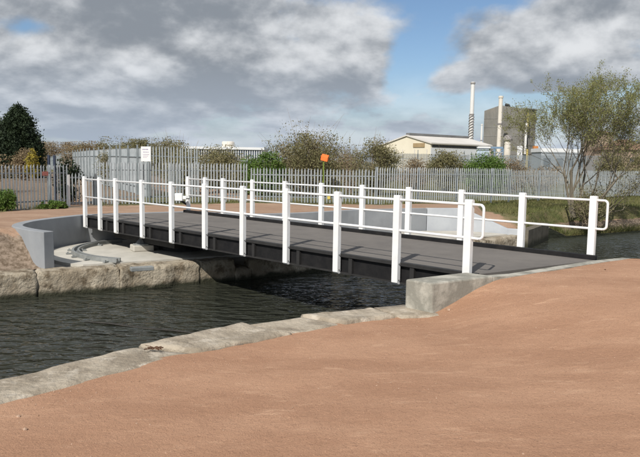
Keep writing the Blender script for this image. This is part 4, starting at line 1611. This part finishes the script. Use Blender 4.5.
bush_px('brown olive scrub above the middle of the tall fence', 76, 124, 140, 95, 'leaf_olive', 11000, 0.09, 24, group=BG, depth=0.6, clump=0.12)
bush_px('olive scrub above the tall fence near the white sign', 110, 160, 138.5, 80, 'leaf_olive', 11000, 0.08, 25, group=BG, depth=0.6, clump=0.12, bare=0.2)
bush_px('ivy hanging over the tall fence left of the sign', 98, 122, 149, 46, 'leaf_olive', 1500, 0.05, 26, group=BG, bare=0.2)
bush_px('yellow flowering gorse beside the dark conifer', 26, 38, 148.5, 52, 'leaf_yellow', 1300, 0.07, 27, group=BG, clump=0.12)
bush_px('brown scrub just left of the yellow gorse', 14, 34, 149, 56, 'leaf_brown', 2500, 0.07, 28, group=BG)
bush_px('dark leafy shrub at the foot of the left fence', -14, 15, 189, 23.6, 'leaf_green', 2600, 0.035, 29, clump=0.12)
bush_px('low green weeds at the fence foot beside the gate', 36, 68, 201, 25.0, 'leaf_green', 2600, 0.03, 30, nclump=50, clump=0.12, stems=8)
bush_px('dense olive shrub on the bank at the right edge', 596, 668, 147, 52, 'leaf_olive', 7500, 0.06, 31, group=BG, bare=0.3, clump=0.13)
bush_px('low shrub behind the right fence beside the tree', 612, 664, 170, 47, 'leaf_olive', 3800, 0.055, 32, group=BG, bare=0.3)
bush_px('thin brown scrub behind the fence below the far houses', 524, 566, 166, 50, 'leaf_brown', 1500, 0.05, 33, group=BG, bare=0.4)
bush_px('pale twiggy scrub beyond the shed gable bush', 300, 360, 150, 55, 'leaf_brown', 2200, 0.06, 34, group=BG, bare=0.5, stems=40)
bush_px('olive scrub standing above the fence just right of the sign', 152, 196, 138, 52, 'leaf_olive', 5200, 0.06, 36, group=BG, bare=0.5, clump=0.12, stems=30)
bush_px('tawny scrub above the tall fence left of the white sign', 60, 120, 141, 70, 'leaf_brown', 5600, 0.07, 37, group=BG, depth=0.4, clump=0.12, bare=0.2)
bush_px('low scrub far behind the gap in the fence', 284, 330, 152, 52, 'leaf_olive', 3000, 0.06, 35, group=BG)


def grow(mb, tips, p, d, ln, r, depth, rng, spread=0.55, up=0.12, sides=5):
    segs = 4
    path, rs = [p.copy()], [r]
    q, dd = p.copy(), d.normalized()
    for i in range(segs):
        dd = (dd + Vector((rng.normal(), rng.normal(), rng.normal())) * (0.13 if depth < 4 else 0.07) + Vector((0, 0, up))).normalized()
        q = q + dd * (ln / segs)
        path.append(q.copy())
        rs.append(max(0.006, r * (1 - 0.42 * (i + 1) / segs)))
    mb.tube(path, rs, sides if depth > 2 else 3, cap=False)
    if depth <= 2:
        for pt in path[1:]:
            tips.append((pt, depth))
    if depth == 0:
        return
    nb = 3 if depth > 1 else 3
    for k in range(nb):
        f = rng.uniform(0.45, 1.0) if k else 1.0
        i = min(segs, max(1, int(round(f * segs))))
        bd = (dd + Vector((rng.normal(), rng.normal(), rng.normal() * 0.55)) * spread).normalized()
        grow(mb, tips, path[i], bd, ln * rng.uniform(0.62, 0.85), rs[i] * (0.78 if k == 0 else 0.58), depth - 1, rng, spread, up * 0.8, sides)


def tree(label, base, starts, depth, leafmat, leaf_n, leaf, seed, ln, r, name='tree', spread=0.5, up=0.12, bark='bark', leaf_sigma=0.12, top_bias=0.0):
    rng = np.random.default_rng(seed)
    rt = thing(name, label, 'tree', tuple(base))
    mb = MB()
    tips = []
    for (ox, oy, d, l, rr) in starts:
        grow(mb, tips, Vector((ox, oy, -0.05)), Vector(d), ln * l, r * rr, depth, rng, spread, up)
    mb.build('trunk', bark, rt)
    tp = np.array([tuple(t[0]) for t in tips])
    wt = (np.clip(tp[:, 2], 0.2, None) / tp[:, 2].max()) ** top_bias
    idx = rng.choice(len(tp), leaf_n, p=wt / wt.sum())
    c = tp[idx] + rng.normal(size=(leaf_n, 3)) * leaf_sigma
    v, f = leaf_quads(c, leaf, rng)
    link('crown', np_mesh('crown', v, f), leafmat, rt)
    return rt


tb = at(577, 217, z=-0.65)
print('tree base', tb)
tree('tall many stemmed tree just coming into leaf on the right bank', (tb.x, tb.y, -0.62),
     [(-0.15, 0, (-0.12, 0, 1), 1.05, 1.25), (-0.2, 0.1, (-0.26, 0.15, 1), 1.1, 0.85), (0.15, 0.05, (0.12, 0.2, 1), 1.0, 0.95), (0.35, 0, (0.55, -0.1, 1), 1.1, 0.85), (0.5, 0.1, (0.95, 0.2, 0.9), 1.1, 0.7), (0.3, -0.1, (0.35, -0.3, 1), 1.05, 0.6), (0.0, 0.1, (-0.12, 0.4, 1), 1.0, 0.6)],
     5, 'leaf_spring', 48000, 0.030, 41, 2.1, 0.085, spread=0.46, up=0.10, leaf_sigma=0.08, top_bias=2.6)
tree('leaning low twiggy sapling right of the tall tree', (tb.x + 1.3, tb.y + 0.5, -0.62), [(0, 0, (0.7, 0, 0.8), 1, 1), (0.1, 0.1, (1.0, 0.2, 0.5), 0.9, 0.8), (0.3, 0, (0.2, 0, 1), 0.7, 0.7), (0.2, 0, (1.0, -0.3, 0.8), 1.0, 0.7)],
     3, 'leaf_olive', 900, 0.04, 42, 1.15, 0.035, name='sapling', spread=0.55)
bush('dark undergrowth at the foot of the tall tree', (tb.x + 0.45, tb.y - 0.15, -0.9), 1.7, 1.5, 'leaf_olive', 1500, 0.035, 43, stems=30, bare=0.4, name='undergrowth', cat='undergrowth')
s2 = at(206, 163, Y=44)
tree('small round topped tree in front of the office block', (at(204, 160, Y=44).x, 44, GZ), [(0, 0, (0.0, 0, 1), 1, 1), (0, 0, (0.35, 0, 1), 0.9, 0.6), (0, 0, (-0.3, 0, 1), 0.8, 0.6)], 3, 'leaf_olive', 2600, 0.05, 44, 1.30, 0.06, name='small_tree', leaf_sigma=0.16)
tree('bare thin tree beside the tall fence end', (at(170, 160, Y=42).x, 42, GZ), [(0, 0, (-0.1, 0, 1), 1, 1), (0, 0, (0.3, 0, 1), 0.9, 0.6), (0.2, 0, (-0.4, 0, 1), 0.9, 0.6)], 3, 'leaf_olive', 900, 0.05, 45, 1.35, 0.05, name='small_tree')
tree('bare twigs rising above the big brown bush', (at(308, 160, Y=37).x, 37, GZ), [(0, 0, (0, 0, 1), 1, 1), (0, 0, (0.5, 0, 1), 1, 0.7), (-0.2, 0, (-0.5, 0, 1), 1, 0.7), (0.2, 0.2, (0.2, 0.2, 1), 1, 0.7), (-0.1, 0.2, (-0.9, 0, 0.9), 1, 0.6)], 4, 'leaf_brown', 2600, 0.045, 46, 1.25, 0.05, name='small_tree', bark='twig')


def conifer(label, px0, px1, ytop, Y, seed, n):
    rng = np.random.default_rng(seed)
    a, b = at(px0, 160, Y=Y), at(px1, 160, Y=Y)
    h = at((px0 + px1) / 2, ytop, Y=Y).z - GZ
    w = (b.x - a.x) / 2
    rt = thing('conifer', label, 'tree', ((a.x + b.x) / 2, Y, GZ))
    MB().tube([(0, 0, -0.1), (0, 0, h * 0.5), (0, 0, h * 0.96)], [0.22, 0.14, 0.02], 7).build('trunk', 'bark', rt)
    # drooping sprays: clumps on a rounded column
    nc = 420
    z = rng.uniform(0.02, 1.0, nc)
    prof = np.clip(1.08 * (1 - z ** 2.6) ** 0.62, 0.03, 1) * rng.uniform(0.78, 1.12, nc)
    an = rng.uniform(0, 2 * np.pi, nc)
    c = np.stack([np.cos(an) * prof * w, np.sin(an) * prof * w, z * h], 1)
    idx = rng.integers(0, nc, n)
    t = rng.uniform(0.15, 1.0, (n, 1)) ** 0.6
    pts = c[idx] * np.concatenate([t, t, np.ones((n, 1))], 1) + rng.normal(size=(n, 3)) * np.array([0.22, 0.22, 0.30])
    pts = pts[pts[:, 2] > 0]
    v, f = leaf_quads(pts, 0.10, rng)
    link('crown', np_mesh('crown', v, f), 'leaf_dark', rt)


conifer('dark dense conifer at the far left, taller right one', -2, 41, 111.5, 62, 51, 55000)
conifer('dark dense conifer cut by the left edge of the picture', -40, 12, 114, 66, 52, 55000)


bush('brown scrub behind the left fence, outside the gate', (-20, 36, GZ), 6, 2.2, 'leaf_brown', 3000, 0.07, 71, group=BG)
bush('long olive hedge far behind the left fence', (-42, 70, GZ), 22, 3.2, 'leaf_olive', 9000, 0.12, 72, group=BG, depth=0.3)

# grass tufts: verge along the fences and the right bank
def grass_patch(name, label, pts, hgt, seed):
    rng = np.random.default_rng(seed)
    n = len(pts)
    pts = np.array(pts)
    a = rng.uniform(0, 2 * np.pi, n)
    w = 0.012 * rng.uniform(0.7, 1.6, n)
    h = hgt * rng.uniform(0.4, 1.3, n)
    lean = rng.normal(size=(n, 2)) * 0.45 * h[:, None]
    dx_, dy_ = np.cos(a) * w, np.sin(a) * w
    v = np.empty((n, 3, 3))
    v[:, 0] = pts + np.stack([-dx_, -dy_, np.zeros(n)], 1)
    v[:, 1] = pts + np.stack([dx_, dy_, np.zeros(n)], 1)
    v[:, 2] = pts + np.stack([lean[:, 0], lean[:, 1], h], 1)
    o = link(name, np_mesh(name, v.reshape(-1, 3), np.arange(n * 3).reshape(-1, 3)), 'grass_blade')
    return stuff(o, label, 'grass')


from mathutils.bvhtree import BVHTree
bpy.context.view_layer.update()
fg = bpy.data.objects['far_bank_ground']
bvh = BVHTree.FromPolygons([v.co for v in fg.data.vertices], [tuple(p.vertices) for p in fg.data.polygons])


def drop(x, y):
    h = bvh.ray_cast(Vector((x, y, 5)), Vector((0, 0, -1)))
    return h[0].z if h[0] else None


pts = []
for k, (a, b) in FENCE.items():
    n = int((b - a).length * 190)
    for i in range(n):
        p = a.lerp(b, random.random())
        nn = Vector((-(b - a).y, (b - a).x, 0)).normalized()
        p = p + nn * random.gauss(-0.08, 0.28)
        if nz(p.x, p.y, 4, 0.9) < (-0.12 if k in 'de' else 0.08):
            continue
        z = drop(p.x, p.y)
        if z is not None:
            pts.append((p.x, p.y, z - 0.005))
grass_patch('grass_verge', 'rough grass growing along the foot of the palisade fences', pts, 0.17, 61)
pts = []
while len(pts) < 26000:
    x, y = random.uniform(8, 27), random.uniform(26.5, 46)
    z = drop(x, y)
    if z is None or z < -1.0:
        continue
    if x + 0.25 * (y - 27) < 8.3 + 1.5 * nz(x, y, 7, 0.8):
        continue
    if y > 30 + 1.0 * x:
        continue
    if nz(x, y, 2, 0.7) < -0.25 and random.random() < 0.8:
        continue
    pts.append((x, y, z - 0.005))
grass_patch('bank_grass', 'rough spring grass covering the canal bank under the tall tree', pts, 0.15, 62)
# dark overgrown water edge on the right bank
pts = []
for i in range(5000):
    f = random.random()
    a, b = Vector((10.6, 29.45)), Vector((22, 36.4))
    p = a.lerp(b, f) + Vector((random.gauss(0, 0.18), random.gauss(0.1, 0.18)))
    z = drop(p.x, p.y)
    if z is not None:
        pts.append((p.x, p.y, z - 0.01))
grass_patch('reed_fringe', 'dark overhanging fringe of plants along the right water edge', pts, 0.36, 63)
for (px, py, r, lab) in ((549.5, 212.5, 0.22, 'pale boulder lying in the grass left of the tall tree'),):
    p = at(px, py, z=-0.6)
    for _ in range(8):
        zz = drop(p.x, p.y)
        p = at(px, py, z=zz if zz is not None else -0.6)
    mb = MB()
    pebble_geo(mb, 0, 0, 0, r, 5)
    tag(mb.build('boulder', 'stone_pale', None, loc=(p.x, p.y, p.z + 0.06)), lab, 'boulder')
